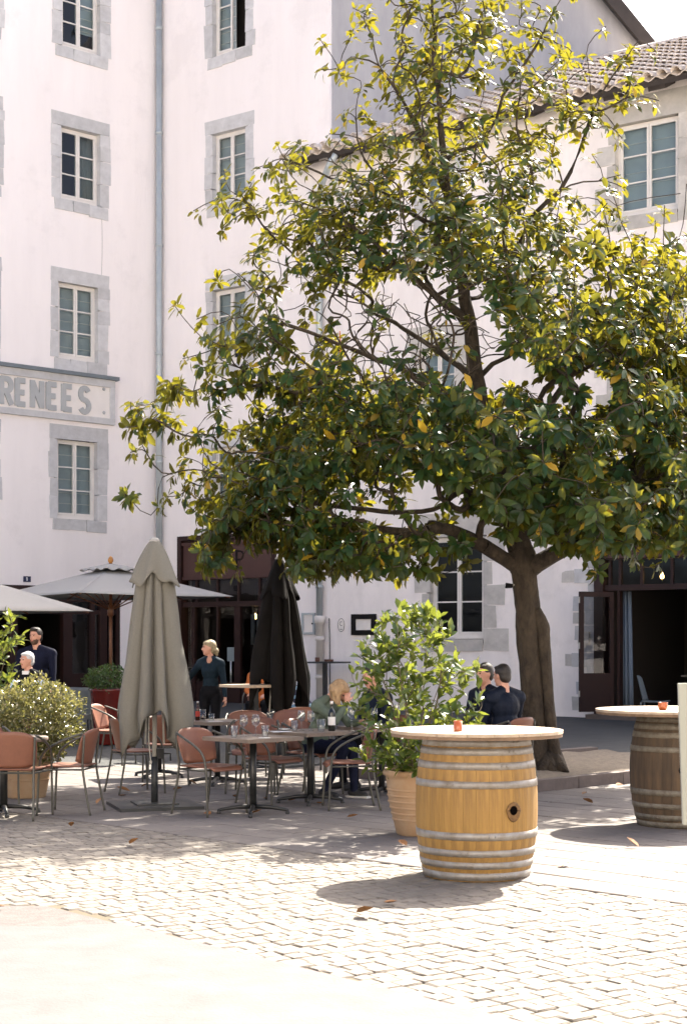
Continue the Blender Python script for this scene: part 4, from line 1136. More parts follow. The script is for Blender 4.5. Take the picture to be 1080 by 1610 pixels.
# ------------------------------------------------------------------ barrel tables
def barrel(name, label, px, y, zt, rb, rh, sm, hm, hoops, bung_az, bung_z, top_r, cup_xy=None, hoop_w=0.05):
    c = at(px, y)
    t = thing(name, label, 'barrel table', (c.x, c.y, 0.0), 0.0, 'barrel tables on the paving')
    H = zt - 0.045
    def rad(z):
        k = (z / H - 0.5) * 2
        return rb - (rb - rh) * abs(k) ** 2.1
    ns = 30; nz = 12
    for i in range(ns):
        w = 2 * PI / ns
        b = MB(); vs = []
        for j in range(nz + 1):
            z = H * j / nz
            for k in range(3):
                a = -w / 2 * 0.985 + w * 0.985 * k / 2
                r = rad(z) - (0.0016 if k != 1 else 0)
                vs.append((r * math.cos(a), r * math.sin(a), z))
            a = w / 2
            for k in (1, -1): vs.append(((rad(z) - 0.03) * math.cos(a * k), (rad(z) - 0.03) * math.sin(a * k), z))
        fs = []
        for j in range(nz):
            for k in range(5): fs.append((j * 5 + k, j * 5 + (k + 1) % 5, (j + 1) * 5 + (k + 1) % 5, (j + 1) * 5 + k))
        if i == 0:
            b.add(vs, fs); stave_mesh = b.mesh('stave', sm)
        o = link('stave', stave_mesh, t, (0, 0, 0), (0, 0, i * w + bung_az + w / 2))
    hd = MB(); hd.lathe([(0.001, 0.03), (rad(0.03) - 0.028, 0.03)], 24); hd.lathe([(rad(H) - 0.028, H - 0.02), (0.001, H - 0.02)], 24); hd.build('barrel_head', sm, t)
    for fz in hoops:
        z = H * (1 - fz); hw = hoop_w * random.uniform(0.9, 1.08)
        n = 40; hb = MB()
        r0, r1 = rad(max(0, z - hw / 2)) + 0.0025, rad(min(H, z + hw / 2)) + 0.0025
        hb.lathe([(r0 - 0.004, z - hw / 2), (r0 + 0.002, z - hw / 2), (r1 + 0.002, z + hw / 2), (r1 - 0.004, z + hw / 2)], n, caps=(False, False))
        a = random.uniform(-2.4, -0.7)
        for da in (0, 0.10):
            rv = Vector((math.cos(a + da), math.sin(a + da), 0)); 
            hb.lathe([(0.001, 0.006), (0.007, 0.004), (0.008, 0)], 8)
            for q in range(len(hb.v) - 24, len(hb.v)):
                p = Vector(hb.v[q]); rm_ = rv * ((r0 + r1) / 2 + 0.002 + p.z) + Vector((-rv.y, rv.x, 0)) * p.x + Vector((0, 0, z + p.y)); hb.v[q] = tuple(rm_)
        hb.build('hoop', hm, t)
    az = bung_az; rv = rad(bung_z)
    bh = MB(); bh.lathe([(0.001, 0.004), (0.030, 0.004), (0.034, 0.0)], 16); 
    bm = Matrix.Translation((rv * math.cos(az), rv * math.sin(az), bung_z)) @ Matrix.Rotation(az, 4, 'Z') @ Matrix.Rotation(PI / 2, 4, 'Y')
    bh.build('bung_hole', M['hole'], t, mtx=bm)
    if sm is M['stave']:
        st = MB(); st.lathe([(0.001, 0.0022), (0.05, 0.0022), (0.056, 0.0005)], 14)
        for q in range(len(st.v)):
            x, y_, z_ = st.v[q]; st.v[q] = ((x - 0.05) * (1.7 if x > 0 else 1.2) + 0.07, y_ * 1.1, z_)
        st.build('bung_stain', M['stain'], t, mtx=bm)
    # round top: planks over a lower ring of boards
    def circ_strip(x0, x1, r):
        pts = []
        n = 10
        for i in range(n + 1):
            x = x0 + (x1 - x0) * i / n; x = max(-r, min(r, x)); pts.append((x, math.sqrt(max(0, r * r - x * x))))
        for i in range(n, -1, -1):
            x = x0 + (x1 - x0) * i / n; x = max(-r, min(r, x)); pts.append((x, -math.sqrt(max(0, r * r - x * x))))
        out = []
        for p in pts:
            if not out or (abs(out[-1][0] - p[0]) + abs(out[-1][1] - p[1])) > 1e-5: out.append(p)
        if abs(out[0][0] - out[-1][0]) + abs(out[0][1] - out[-1][1]) < 1e-5: out.pop()
        return out
    npl = 7; ws = 2 * top_r / npl
    ta = R(random.uniform(8, 24))
    for i in range(npl):
        b = MB(); b.prism(circ_strip(-top_r + i * ws + 0.0018, -top_r + (i + 1) * ws - 0.0018, top_r), -0.022, 0.0)
        b.build('plank', M['topwood'], t, (0, 0, zt + random.uniform(-0.0008, 0.0008)), (0, 0, ta))
    for i in range(5):
        w5 = 2 * top_r * 0.992 / 5
        b = MB(); b.prism(circ_strip(-top_r * .992 + i * w5 + 0.003, -top_r * .992 + (i + 1) * w5 - 0.003, top_r * 0.992), -0.0445, -0.0235)
        b.build('under_board', M['topedge'], t, (0, 0, zt), (0, 0, ta + PI / 2))
    return t
HOOPS = [.030, .092, .190, .320, .680, .800, .885, .965]
barrel('barrel_table', 'golden oak barrel with grey hoops under a pale round top, on the cobbles', 749, 10.87, 1.013, 0.425, 0.365, M['stave'], M['hoop'], HOOPS, R(-59), 0.485, 0.60)
barrel('barrel_table', 'dark weathered barrel with rusty dull hoops at right edge beside planting bed', 1066, 13.85, 1.035, 0.425, 0.35, M['oldstave'], M['oldhoop'], [.035, .10, .175, .30, .68, .80, .90, .965], R(-97), 0.52, 0.725)
def cup(px, py, y, z, label, r, h, wide=False):
    c = at(px, y)
    b = MB()
    if wide: b.lathe([(r * .72, 0), (r * .98, h * .3), (r * 1.02, h * .55), (r * .9, h * .82), (r * 1.02, h), (r * .88, h), (r * .78, h * .8), (r * .8, h * .3)], 20)
    else: b.lathe([(r * .96, 0), (r, h * .1), (r, h), (r * .86, h), (r * .84, h * .15), (0.001, h * .12)], 20)
    o = b.build('tealight_cup', M['amber'], None, (c.x, c.y, z)); tag(o, label, 'candle cup')
cup(720, 0, 10.63, 1.014, 'small amber glazed straight cup standing on the golden barrel table', 0.030, 0.072)
cup(1042, 0, 13.60, 1.036, 'small amber flared cup standing on the weathered barrel table', 0.043, 0.066, True)

# pale board seen close at the right edge: a sign board on a post
t = thing('menu_board_post', 'pale green-white board with tapered edge, close and blurred at the right frame edge', 'board', (1.43, 6.0, 0), R(-6))
b = MB(); b.prism([(-0.1225, 0.91), (0.52, 0.86), (0.52, 1.47), (-0.1405, 1.453)], -0.02, 0.02, 0, lambda p: Vector((p.x, p.z, p.y))); b.build('board', M['panel'], t)
b = MB(); b.tube([(0.42, 0.035, 0.0), (0.42, 0.035, 1.40)], 0.02, 10); b.lathe([(0.16, 0.0), (0.16, 0.015), (0.03, 0.03)], 16, (0.42, 0.035, 0)); b.build('post', M['darkpole'], t)

# ------------------------------------------------------------------ chairs and tables
def make_chair(label, group):
    t = thing('terrace_chair', label, 'chair', (0, 0, 0), 0, group)
    def seat_fn(a, b):
        x = 0.235 - 0.45 * a; y = (b - 0.5) * 2
        wd = 0.225 * (1 - 0.16 * abs(2 * a - 1) ** 3)
        z = 0.455 - 0.018 * (1 - y * y) * math.sin(PI * min(1, a * 1.1)) - (0.035 * ((0.12 - a) / 0.12) ** 2 if a < 0.12 else 0)
        return (x, y * wd, z)
    b = MB(); b.shell(seat_fn, 12, 10, 0.013); b.build('seat', M['shell'], t)
    def back_fn(a, b_):
        y = (b_ - 0.5) * 2; z = a
        wd = 0.245 * (1 - 0.10 * (1 - z) ** 2) * (1 - 0.22 * max(0, z - 0.75) ** 2 / 0.0625 * 0.35)
        zz_ = 0.475 + 0.335 * z - 0.05 * (abs(y) ** 4) * z + 0.035 * (abs(y) ** 4) * (1 - z)
        return (-0.215 - 0.075 * z + 0.075 * y * y, y * wd, zz_)
    b = MB(); b.shell(back_fn, 10, 12, 0.012); b.build('backrest', M['shell'], t)
    for s in (-1, 1):
        b = MB()
        arm = catmull([(-0.215, 0.240 * s, 0.775), (-0.10, 0.268 * s, 0.735), (0.06, 0.275 * s, 0.665), (0.165, 0.270 * s, 0.58), (0.20, 0.262 * s, 0.45), (0.215, 0.262 * s, 0.20), (0.225, 0.265 * s, 0.0)], 4)
        b.tube(arm, 0.0115, 8); b.build('front_leg', M['tubing'], t)
        b = MB()
        b.tube(catmull([(-0.225, 0.232 * s, 0.76), (-0.215, 0.225 * s, 0.60), (-0.205, 0.215 * s, 0.445), (-0.245, 0.225 * s, 0.2), (-0.285, 0.235 * s, 0.0)], 4), 0.0115, 8); b.build('rear_leg', M['tubing'], t)
    b = MB()
    b.tube([(0.200, -0.262, 0.432), (-0.205, -0.214, 0.432)], 0.009, 6); b.tube([(0.200, 0.262, 0.432), (-0.205, 0.214, 0.432)], 0.009, 6)
    b.tube([(0.13, -0.25, 0.431), (0.13, 0.25, 0.431)], 0.009, 6); b.tube([(-0.204, -0.212, 0.431), (-0.204, 0.212, 0.431)], 0.009, 6)
    b.build('seat_frame', M['tubing'], t)
    return t
CH = [None]
def chair(x, y, ang, label):
    g = 'salmon chairs on the terrace'
    if CH[0] is None: CH[0] = make_chair(label, g); o = CH[0]
    else:
        o = copy_tree(CH[0])
    o['label'] = label
    o.location = (x, y, gz(y)); o.rotation_euler = (0, 0, R(ang))
    return o
def chp(px, y, ang, label):
    p = at(px, y); return chair(p.x, p.y, ang, label)
chp(28, 14.45, 84, 'salmon chair seen from behind at the front left table')
chp(108, 14.85, 172, 'salmon chair in profile between front left table and the taupe parasol')
chp(-22, 15.5, -60, 'salmon chair mostly cut off by the left edge behind the front table')
chp(178, 20.9, -12, 'pale salmon chair by the red planter')
chp(215, 16.9, 28, 'tan backed chair half hidden behind the closed taupe parasol')
chp(262, 18.0, 100, 'salmon chair behind the parasol base with only its seat showing')
chp(331, 14.75, -40, 'salmon chair right of the taupe parasol, front side turned to the camera')
chp(428, 15.75, -38, 'salmon chair between the two drinks tables')
chp(548, 15.25, 187, 'salmon chair facing left under the potted shrub, in front of the blond woman')
chp(391, 18.6, -82, 'salmon chair behind the glasses, left of the black parasol')
chp(436, 18.9, -128, 'salmon chair turned left in front of the black parasol foot')
chp(478, 19.6, -85, 'salmon chair far behind the wine glasses, just right of the black parasol')
chp(398, 16.9, -95, 'salmon chair with low back directly behind the front drinks table')
chp(490, 16.6, -34, 'salmon chair under the blond woman')
chp(606, 17.5, -115, 'chair under the man behind the potted shrub')
chp(764, 17.75, -172, 'salmon chair of the suited man looking left')
chp(795, 17.25, 138, 'salmon chair with grey arm of the man seen from behind')
chp(45, 22.1, -110, 'chair of the silver haired man behind the bush')
chp(409, 26.0, -95, 'chair of the guest in orange behind the high table')
chp(494, 22.2, 176, 'chair of the guest in striped jersey')

def make_table():
    t = thing('cafe_table', 'x', 'table', (0, 0, 0), 0, 'cafe tables on the terrace')
    b = MB(); e = 0.35; r = 0.02
    poly = [(e - r, -e), (e, -e + r), (e, e - r), (e - r, e), (-e + r, e), (-e, e - r), (-e, -e + r), (-e + r, -e)]
    b.prism(poly, 0.700, 0.735); b.build('tabletop', M['greytop'], t)
    b = MB(); b.tube([(0, 0, 0.06), (0, 0, 0.69)], 0.034, 12); b.lathe([(0.12, 0.688), (0.12, 0.699)], 12); b.build('column', M['blackmetal'], t)
    for k in range(4):
        a = PI / 2 * k + PI / 4; d = Vector((math.cos(a), math.sin(a), 0))
        b = MB(); b.tube([d * 0.02 + Vector((0, 0, 0.075)), d * 0.16 + Vector((0, 0, 0.068)), d * 0.30 + Vector((0, 0, 0.045)), d * 0.335 + Vector((0, 0, 0.035))], [0.024, 0.02, 0.016, 0.014], 8)
        b.lathe([(0.018, 0), (0.022, 0.012), (0.014, 0.04)], 10, d * 0.325); b.build('foot', M['blackmetal'], t)
    return t
T0 = [None]
def table(px, y, ang, label):
    p = at(px, y)
    if T0[0] is None: o = T0[0] = make_table()
    else: o = copy_tree(T0[0])
    o['label'] = label; o.location = (p.x, p.y, gz(y)); o.rotation_euler = (0, 0, R(ang)); return o
table(398, 14.75, 44, 'square cafe table with wine glasses at the front, corner towards the camera')
table(488, 15.75, 43, 'square cafe table with dark wine bottle in front of the blond woman')
table(342, 17.9, 40, 'square cafe table with cola glass and bottle by the taupe parasol')
table(250, 18.9, 20, 'cafe table mostly hidden behind the closed taupe parasol')
table(600, 16.6, 35, 'cafe table behind the potted shrub')
# round one at the left
p = at(6, 14.75)
t = thing('round_cafe_table', 'round grey-topped cafe table cut off at the left edge, between two salmon chairs', 'table', (p.x, p.y, 0))
b = MB(); b.lathe([(0.40, 0.695), (0.415, 0.702), (0.415, 0.728), (0.405, 0.735), (0.001, 0.735)], 40); b.build('tabletop', M['greytop'], t)
b = MB(); b.tube([(0, 0, 0.06), (0, 0, 0.69)], 0.036, 12); b.build('column', M['blackmetal'], t)
for k in range(4):
    a = PI / 2 * k + 0.3; d = Vector((math.cos(a), math.sin(a), 0))
    b = MB(); b.tube([d * 0.02 + Vector((0, 0, 0.075)), d * 0.16 + Vector((0, 0, 0.068)), d * 0.335 + Vector((0, 0, 0.035))], [0.024, 0.02, 0.014], 8); b.lathe([(0.018, 0), (0.022, 0.012), (0.014, 0.04)], 10, d * 0.325); b.build('foot', M['blackmetal'], t)
# standing-height tables
def high_table(px, y, ztop, half, label, m, ang):
    p = at(px, y); g = gz(y)
    t = thing('high_table', label, 'high table', (p.x, p.y, g), R(ang), 'standing-height tables'); h = ztop - g
    b = MB(); b.bb(-half, half, -half, half, h - 0.035, h); b.build('tabletop', M[m], t)
    b = MB(); b.bb(-.04, .04, -.04, .04, 0.02, h - .036); b.build('column', M['blackmetal'], t)
    b = MB(); b.bb(-.27, .27, -.27, .27, 0, 0.02); b.build('base_plate', M['blackmetal'], t)
high_table(400, 20.5, 1.085, 0.33, 'high table with pale sunlit wooden top between waitress and black parasol', 'topwood', 42)
high_table(511, 33.6, 1.6 - 27 / F_PX * 33.6 + .02, 0.40, 'dark high table standing against the cast iron drainpipe', 'darkpole', -35)
for dx, r, h, lab in ((499, .05, .09, 'small brown ashtray at the left on the dark high table'), (517, .10, .05, 'flat brown ashtray at the right on the dark high table')):
    p = at(dx, 33.55); b = MB(); b.lathe([(r * .9, 0), (r, h * .2), (r, h), (r * .85, h), (r * .8, h * .3), (0.001, h * .3)], 14)
    tag(b.build('ashtray', M['brownpot'], None, (p.x, p.y, 1.6 - 27 / F_PX * 33.6 + .0205)), lab, 'ashtray')

# ------------------------------------------------------------------ things on the tables
def tumbler(px, y, label, z=0.7355, h=0.11, r=0.036, drink=None):
    p = at(px, y); t = thing('tumbler', label, 'glass', (p.x, p.y, z), 0, 'tumblers on the cafe tables')
    b = MB(); b.lathe([(r * .72, 0.0), (r * .8, 0.012), (r, h), (r - .003, h), (r * .78, 0.014), (0.001, 0.012)], 16); b.build('glass_body', M['clear'], t)
    if drink:
        b = MB(); b.lathe([(r * .74, 0.015), (r * .90, h * .62), (0.001, h * .62)], 14); b.build('drink', M[drink], t)
    return t
def wineglass(px, y, label, z=0.7355, s=1.0):
    p = at(px, y); t = thing('wine_glass', label, 'glass', (p.x, p.y, z), 0, 'wine glasses on the cafe tables')
    b = MB(); b.lathe([(0.034 * s, 0.0), (0.030 * s, 0.004), (0.006 * s, 0.010), (0.004 * s, 0.03 * s), (0.004 * s, 0.085 * s), (0.010 * s, 0.093 * s)], 16); b.build('stem', M['clear'], t)
    b = MB(); b.lathe([(0.008 * s, 0.092 * s), (0.030 * s, 0.108 * s), (0.040 * s, 0.135 * s), (0.039 * s, 0.165 * s), (0.031 * s, 0.205 * s), (0.029 * s, 0.205 * s), (0.037 * s, 0.165 * s), (0.038 * s, 0.135 * s), (0.028 * s, 0.11 * s), (0.006 * s, 0.095 * s)], 16); b.build('bowl', M['clear'], t)
tumbler(368, 14.62, 'empty tumbler at the left end of the front drinks table')
tumbler(417, 14.66, 'tumbler right of the two wine glasses on the front drinks table')
wineglass(383, 14.75, 'wine glass beside left tumbler on the front drinks table')
wineglass(402, 14.85, 'wine glass nearest the column line of the front drinks table')
tumbler(463, 15.70, 'tumbler left of wine glasses on the bottle table')
wineglass(474, 15.82, 'left one of two thin wine glasses before the black parasol')
wineglass(489, 15.72, 'right one of two thin wine glasses before the black parasol')
tumbler(505, 15.62, 'water tumbler beside the dark wine bottle', h=0.125, r=0.045)
wineglass(553, 15.70, 'big wine glass under the face of the blond woman', s=1.25)
wineglass(588, 16.45, 'wine glass half hidden by the potted shrub')
tumbler(319, 17.85, 'glass of cola with dark drink on the back table', h=0.13, r=0.038, drink='cola')
tumbler(332.5, 17.8, 'short tumbler beside the cola glass', h=0.085, r=0.038)
def bottle(px, y, label, h, r, m, lab, z=0.7355):
    p = at(px, y); t = thing('bottle', label, 'bottle', (p.x, p.y, z))
    b = MB(); b.lathe([(r * .9, 0), (r, 0.01), (r, h * .58), (r * .85, h * .66), (r * .38, h * .76), (r * .34, h * .97), (r * .40, h * .975), (r * .40, h), (0.001, h)], 16); b.build('bottle_glass', M[m], t)
    b = MB(); b.lathe([(r + .0015, h * .2), (r + .0015, h * .48)], 16, caps=(False, False)); b.build('paper_label', M[lab], t)
    b = MB(); b.lathe([(r * .42, h * .90), (r * .44, h * 1.004), (0.001, h * 1.006)], 12); b.build('cap', M['silver' if lab == 'redlabel' else 'signface'], t)
bottle(521.5, 15.72, 'dark wine bottle with pale label in front of the blond woman', 0.30, 0.037, 'bottle', 'white')
bottle(311, 17.95, 'small cola bottle with red label at the edge of the taupe parasol', 0.22, 0.028, 'cola', 'redlabel')
def paper(px, y, label, m='white', w=.20, d=.14, a=20, z=0.7362):
    p = at(px, y); b = MB(); b.box((0, 0, 0.002), (w, d, 0.003), None, 0, 0.0015); o = b.build('paper_napkin', M[m], None, (p.x, p.y, z), (0, 0, R(a))); tag(o, label, 'napkin')
paper(442, 15.55, 'flat white paper napkin at the left corner of the bottle table')
paper(338, 17.7, 'crumpled white paper at the glasses on the back table', w=.16)
paper(416, 14.52, 'small pale paper slip by the front corner of the drinks table', w=.1, d=.06)
b = MB(); b.lathe([(0.02, 0), (0.055, 0.012), (0.06, 0.025), (0.054, 0.025), (0.02, 0.008), (0.001, 0.006)], 16); p = at(447, 15.68); tag(b.build('saucer', M['silver'], None, (p.x, p.y, 0.7395)), 'small metal saucer on the napkin of the bottle table', 'saucer')

# ------------------------------------------------------------------ parasols
def closed_parasol(px, y, label, group, m, polem, ztop, capz, capr, prof, zlow, folds, seed, rot, base):
    p = at(px, y); g = gz(y)
    t = thing('closed_parasol', label, 'parasol', (p.x, p.y, g), R(rot), group)
    r_ = random.Random(seed)
    ph = [r_.uniform(0, 6.28) for _ in range(4)]
    def interp(tab, z):
        for (z0, a), (z1, b_) in zip(tab[:-1], tab[1:]):
            if z0 >= z >= z1: return a + (b_ - a) * (z0 - z) / (z0 - z1)
        return tab[-1][1]
    def low(th):
        k = 0.5 + 0.5 * math.cos(folds * th + ph[0])
        return zlow[0] + (zlow[1] - zlow[0]) * (1 - k) ** 1.5 + 0.05 * math.sin(7 * th + ph[2]) + 0.03 * math.sin(15 * th)
    def warp(th): return th + 0.22 * math.sin(2 * th + ph[1]) + 0.13 * math.sin(3 * th + ph[2])
    def fn(a, b_):
        th = 2 * PI * b_
        z1 = low(th); z = prof[0][0] + (z1 - prof[0][0]) * a
        r0 = interp(prof, z)
        amp = 0.30 + 0.12 * min(1, a * 1.5)
        q = abs(math.cos((folds * 2 + 1) * 0.5 * warp(th) + ph[3] + 0.25 * math.sin(3 * a)))
        q2 = abs(math.cos(folds * 0.5 * th + ph[0] * .5))
        q3 = abs(math.cos(7.5 * warp(th) + ph[1] + 1.1 * a))
        k = 1.03 - amp * (1 - q ** 0.5) - 0.24 * (1 - q2 ** 0.7) * min(1, a * 2) - 0.05 * (1 - q3 ** 0.5) + 0.02 * math.sin(5 * th + 14 * a)
        return (r0 * k * math.cos(th), r0 * k * math.sin(th), z)
    b = MB(); b.shell(fn, 34, 190, 0.004); b.build('canopy', M[m], t)
    def cap(a, b_):
        th = 2 * PI * b_
        z1 = capz + 0.07 * math.cos(folds * th + ph[0] + 0.5) ** 2 - 0.05 * math.cos(folds * th + ph[0])
        z = ztop + (z1 - ztop) * a
        r0 = 0.045 + (capr - 0.045) * a ** 0.85
        return (r0 * (1 + 0.20 * a * math.cos(folds * th + ph[0]) + 0.08 * a * math.cos(9 * th)) * math.cos(th), r0 * (1 + 0.20 * a * math.cos(folds * th + ph[0]) + .08 * a * math.cos(9 * th)) * math.sin(th), z)
    b = MB(); b.shell(cap, 12, 64, 0.004); b.build('vent_cap', M[m], t)
    b = MB(); b.lathe([(0.05, ztop - .02), (0.055, ztop + .005), (0.03, ztop + .03), (0.001, ztop + .035)], 14); b.build('top_cap', M['greycanvas'], t)
    b = MB(); b.tube([(0, 0, 0.45), (0, 0, ztop - .02)], 0.024, 12); b.build('pole', M[polem], t)
    for k in range(folds):
        a = 2 * PI * k / folds + 0.6
        b = MB(); b.tube([(0.13 * math.cos(a), 0.13 * math.sin(a), zlow[0] + 0.05), (0.05 * math.cos(a), 0.05 * math.sin(a), ztop - 0.5)], 0.010, 6); b.build('rib', M['polewhite'], t)
    b = MB(); b.tube([(0, 0, 0.02), (0, 0, 0.50)], 0.034, 12); b.build('pole_sleeve', M['darkpole'], t)
    b = MB(); b.bb(-base, base, -base, base, 0.0, 0.035); b.bb(-base * .5, base * .5, -base * .5, base * .5, 0.0345, 0.05); b.build('base_plate', M['darkpole'], t)
    b = MB(); b.box((0.05, -0.02, 0.53), (0.07, 0.06, 0.10)); b.tube([(0.08, -0.03, 0.53), (0.15, -0.05, 0.53), (0.15, -0.05, 0.46)], 0.008, 6); b.build('crank', M['blackmetal'], t)
    b = MB(); b.tube(catmull([(-0.06, -0.05, 0.95), (-0.07, -0.06, 0.7), (-0.05, -0.06, 0.46)], 4), 0.006, 5); b.lathe([(0.001, -.02), (0.016, -.01), (0.016, .01), (0.001, .02)], 8, (-0.05, -0.06, 0.45)); b.build('pull_cord', M['polewhite'], t)
    return t
closed_parasol(243, 15.4, 'closed taupe canvas parasol with fabric hanging in deep folds', 'closed parasols', 'taupe', 'polewhite', 2.635, 2.20, 0.245, [(2.58, .07), (2.2, .205), (1.7, .29), (1.2, .385), (0.9, .44), (0.55, .41), (0.4, .36)], (0.58, 1.00), 4, 5, 18, 0.41)
closed_parasol(439, 20.6, 'closed black canvas parasol standing in front of the maroon shop door', 'closed parasols', 'blackcanvas', 'silver', 2.75, 2.22, 0.22, [(2.7, .06), (2.2, .23), (1.7, .32), (1.2, .41), (0.7, .40)], (0.66, 1.20), 4, 9, 50, 0.38)

def open_parasol(px, y, label, side, zapex, zedge, rot):
    p = at(px, y); g = gz(y)
    t = thing('open_parasol', label, 'parasol', (p.x, p.y, g), R(rot), 'open light grey parasols')
    h = side / 2; za, ze = zapex - g, zedge - g
    b = MB()
    def panel(k):
        c0 = Vector((h, -h, 0)); c1 = Vector((h, h, 0)); q = Matrix.Rotation(PI / 2 * k, 3, 'Z')
        def fn(a, b_):
            e = c0.lerp(c1, b_); rr = 0.07 + 0.93 * a
            sag = -0.05 * math.sin(PI * b_) * a * (1 - a) * 2 - 0.04 * math.sin(PI * b_) * a
            return q @ Vector((e.x * rr, e.y * rr, za - (za - ze) * rr + sag * 0.4 + (0.06 if False else 0)))
        b.shell(fn, 8, 10, 0.004)
    for k in range(4): panel(k)
    b.build('canopy', M['greycanvas'], t)
    b = MB()
    for k in range(4):
        q = Matrix.Rotation(PI / 2 * k, 3, 'Z')
        b.shell(lambda a, b_: q @ Vector(((0.04 + 0.36 * a), (b_ - .5) * 2 * (0.04 + 0.36 * a), za + 0.075 - (za - ze) / h * (0.04 + .36 * a) * 0.95 + 0.02 * math.sin(b_ * PI * 6) * a)), 4, 24, 0.003)
    b.build('vent_cap', M['greycanvas'], t)
    b = MB(); b.lathe([(0.03, za + .06), (0.03, za + .08), (0.045, za + .10), (0.05, za + .13), (0.03, za + .18), (0.001, za + .20)], 14); b.build('finial', M['brass'], t)
    b = MB(); b.tube([(0, 0, 0.05), (0, 0, za + .06)], 0.03, 12); b.lathe([(0.031, ze - .35), (0.055, ze - .33), (0.06, ze - .2), (0.04, ze - .15), (0.031, ze - .14)], 12, caps=(False, False)); b.build('pole', M['polewood'], t)
    for k in range(8):
        a = PI / 4 * k + PI / 4
        L_ = h * (math.sqrt(2) if k % 2 == 0 else 1.0) * 0.97
        d = Vector((math.cos(a), math.sin(a), 0))
        b = MB(); b.tube([d * 0.04 + Vector((0, 0, za - .05)), d * L_ + Vector((0, 0, ze - .02 + .0))], 0.013, 6); b.tube([d * 0.05 + Vector((0, 0, ze - .22)), d * L_ * 0.52 + Vector((0, 0, (za + ze) / 2 - .05))], 0.011, 6); b.build('rib', M['polewood'], t)
    b = MB(); b.lathe([(0.35, 0), (0.35, 0.05), (0.08, 0.08), (0.05, 0.3)], 20); b.build('base', M['darkpole'], t)
open_parasol(174, 27.5, 'open light grey parasol with amber finial over the red planter', 3.1, 2.98, 2.46, 40)
open_parasol(-100, 23.5, 'open grey parasol cut off by the left edge, lower and nearer', 3.35, 2.80, 2.12, 45)

# ------------------------------------------------------------------ pots
def pot(name, label, px, y, prof, m, rings=()):
    p = at(px, y); t = thing(name, label, 'pot', (p.x, p.y, gz(y)))
    b = MB(); b.lathe(prof, 32); b.build('pot_body', M[m], t)
    h = max(z for r, z in prof)
    for z in rings:
        r = None
        for (r0, z0), (r1, z1) in zip(prof[:-1], prof[1:]):
            if z0 <= z <= z1: r = r0 + (r1 - r0) * (z - z0) / max(1e-6, z1 - z0); break
        k = MB(); k.lathe([(r - .002, z - .012), (r + .007, z - .006), (r + .007, z + .006), (r - .002, z + .012)], 32, caps=(False, False)); k.build('pot_ring', M[m], t)
    s = MB(); s.lathe([(prof[-1][0] - .03 if prof[-1][0] > .06 else .2, h - .05), (0.001, h - .03)], 24); s.build('soil', M['soil'], t)
    return t
pot('terracotta_pot', 'big ringed terracotta pot beside the golden barrel, holding the tall shrub', 660, 13.15, [(0.185, 0), (0.20, 0.02), (0.265, 0.30), (0.285, 0.47), (0.29, 0.50), (0.312, 0.51), (0.316, 0.54), (0.30, 0.555), (0.275, 0.55), (0.26, 0.48)], 'terracotta', (0.14, 0.19, 0.24, 0.29, 0.34, 0.39))
pot('terracotta_pot', 'terracotta pot under the round bush at left', 42, 16.35, [(0.19, 0), (0.20, 0.02), (0.25, 0.3), (0.265, 0.42), (0.285, 0.43), (0.285, 0.48), (0.25, 0.48), (0.24, 0.42)], 'terracotta', (0.2,))
pot('red_planter', 'tall glossy red planter under the open parasol', 172, 24.3, [(0.22, 0), (0.225, 0.02), (0.26, 0.4), (0.295, 0.80), (0.31, 0.84), (0.31, 0.87), (0.28, 0.87), (0.27, 0.8)], 'redglaze')
pot('terracotta_pot', 'pot of the leafy plant at the left edge behind the bush', -25, 17.6, [(0.19, 0), (0.20, 0.02), (0.25, 0.3), (0.265, 0.42), (0.285, 0.43), (0.285, 0.48), (0.25, 0.48), (0.24, 0.42)], 'terracotta')
# grey plastic chair in the doorway
p = at(1030, 28.3); t = thing('grey_chair', 'grey plastic chair in the open shop doorway', 'chair', (p.x, p.y, gz(28.3)), R(-20))
b = MB(); b.shell(lambda a, b_: ((0.24 - .46 * a), (b_ - .5) * .46, .45 - .015 * math.sin(PI * a)), 6, 6, .02); b.build('seat', M['greyplastic'], t)
b = MB(); b.shell(lambda a, b_: (-.22 - .11 * a + .05 * (2 * b_ - 1) ** 2, (b_ - .5) * (.47 - .10 * a * a), .46 + .46 * a - .05 * a * abs(2 * b_ - 1) ** 3), 8, 8, .015); b.build('backrest', M['greyplastic'], t)
for sx, sy in ((.2, .2), (.2, -.2), (-.22, .2), (-.22, -.2)):
    b = MB(); b.tube([(sx, sy, .44), (sx * 1.15, sy * 1.1, 0)], .018, 8); b.build('leg', M['greyplastic'], t)
p = at(116, 24.8); t = thing('woven_armchair', 'grey woven armchair left of the red planter', 'chair', (p.x, p.y, gz(24.8)), R(-75))
b = MB(); b.shell(lambda a, b_: (-.25 - .1 * a + .25 * (2 * b_ - 1) ** 2, (b_ - .5) * .62, .40 + .45 * a), 8, 10, .03); b.build('backrest', M['greyplastic'], t)
b = MB(); b.bb(-.25, .28, -.28, .28, .36, .44); b.build('seat', M['greyplastic'], t)
for sx, sy in ((.25, .25), (.25, -.25), (-.25, .25), (-.25, -.25)):
    b = MB(); b.tube([(sx, sy, .38), (sx, sy, 0)], .018, 8); b.build('leg', M['blackmetal'], t)

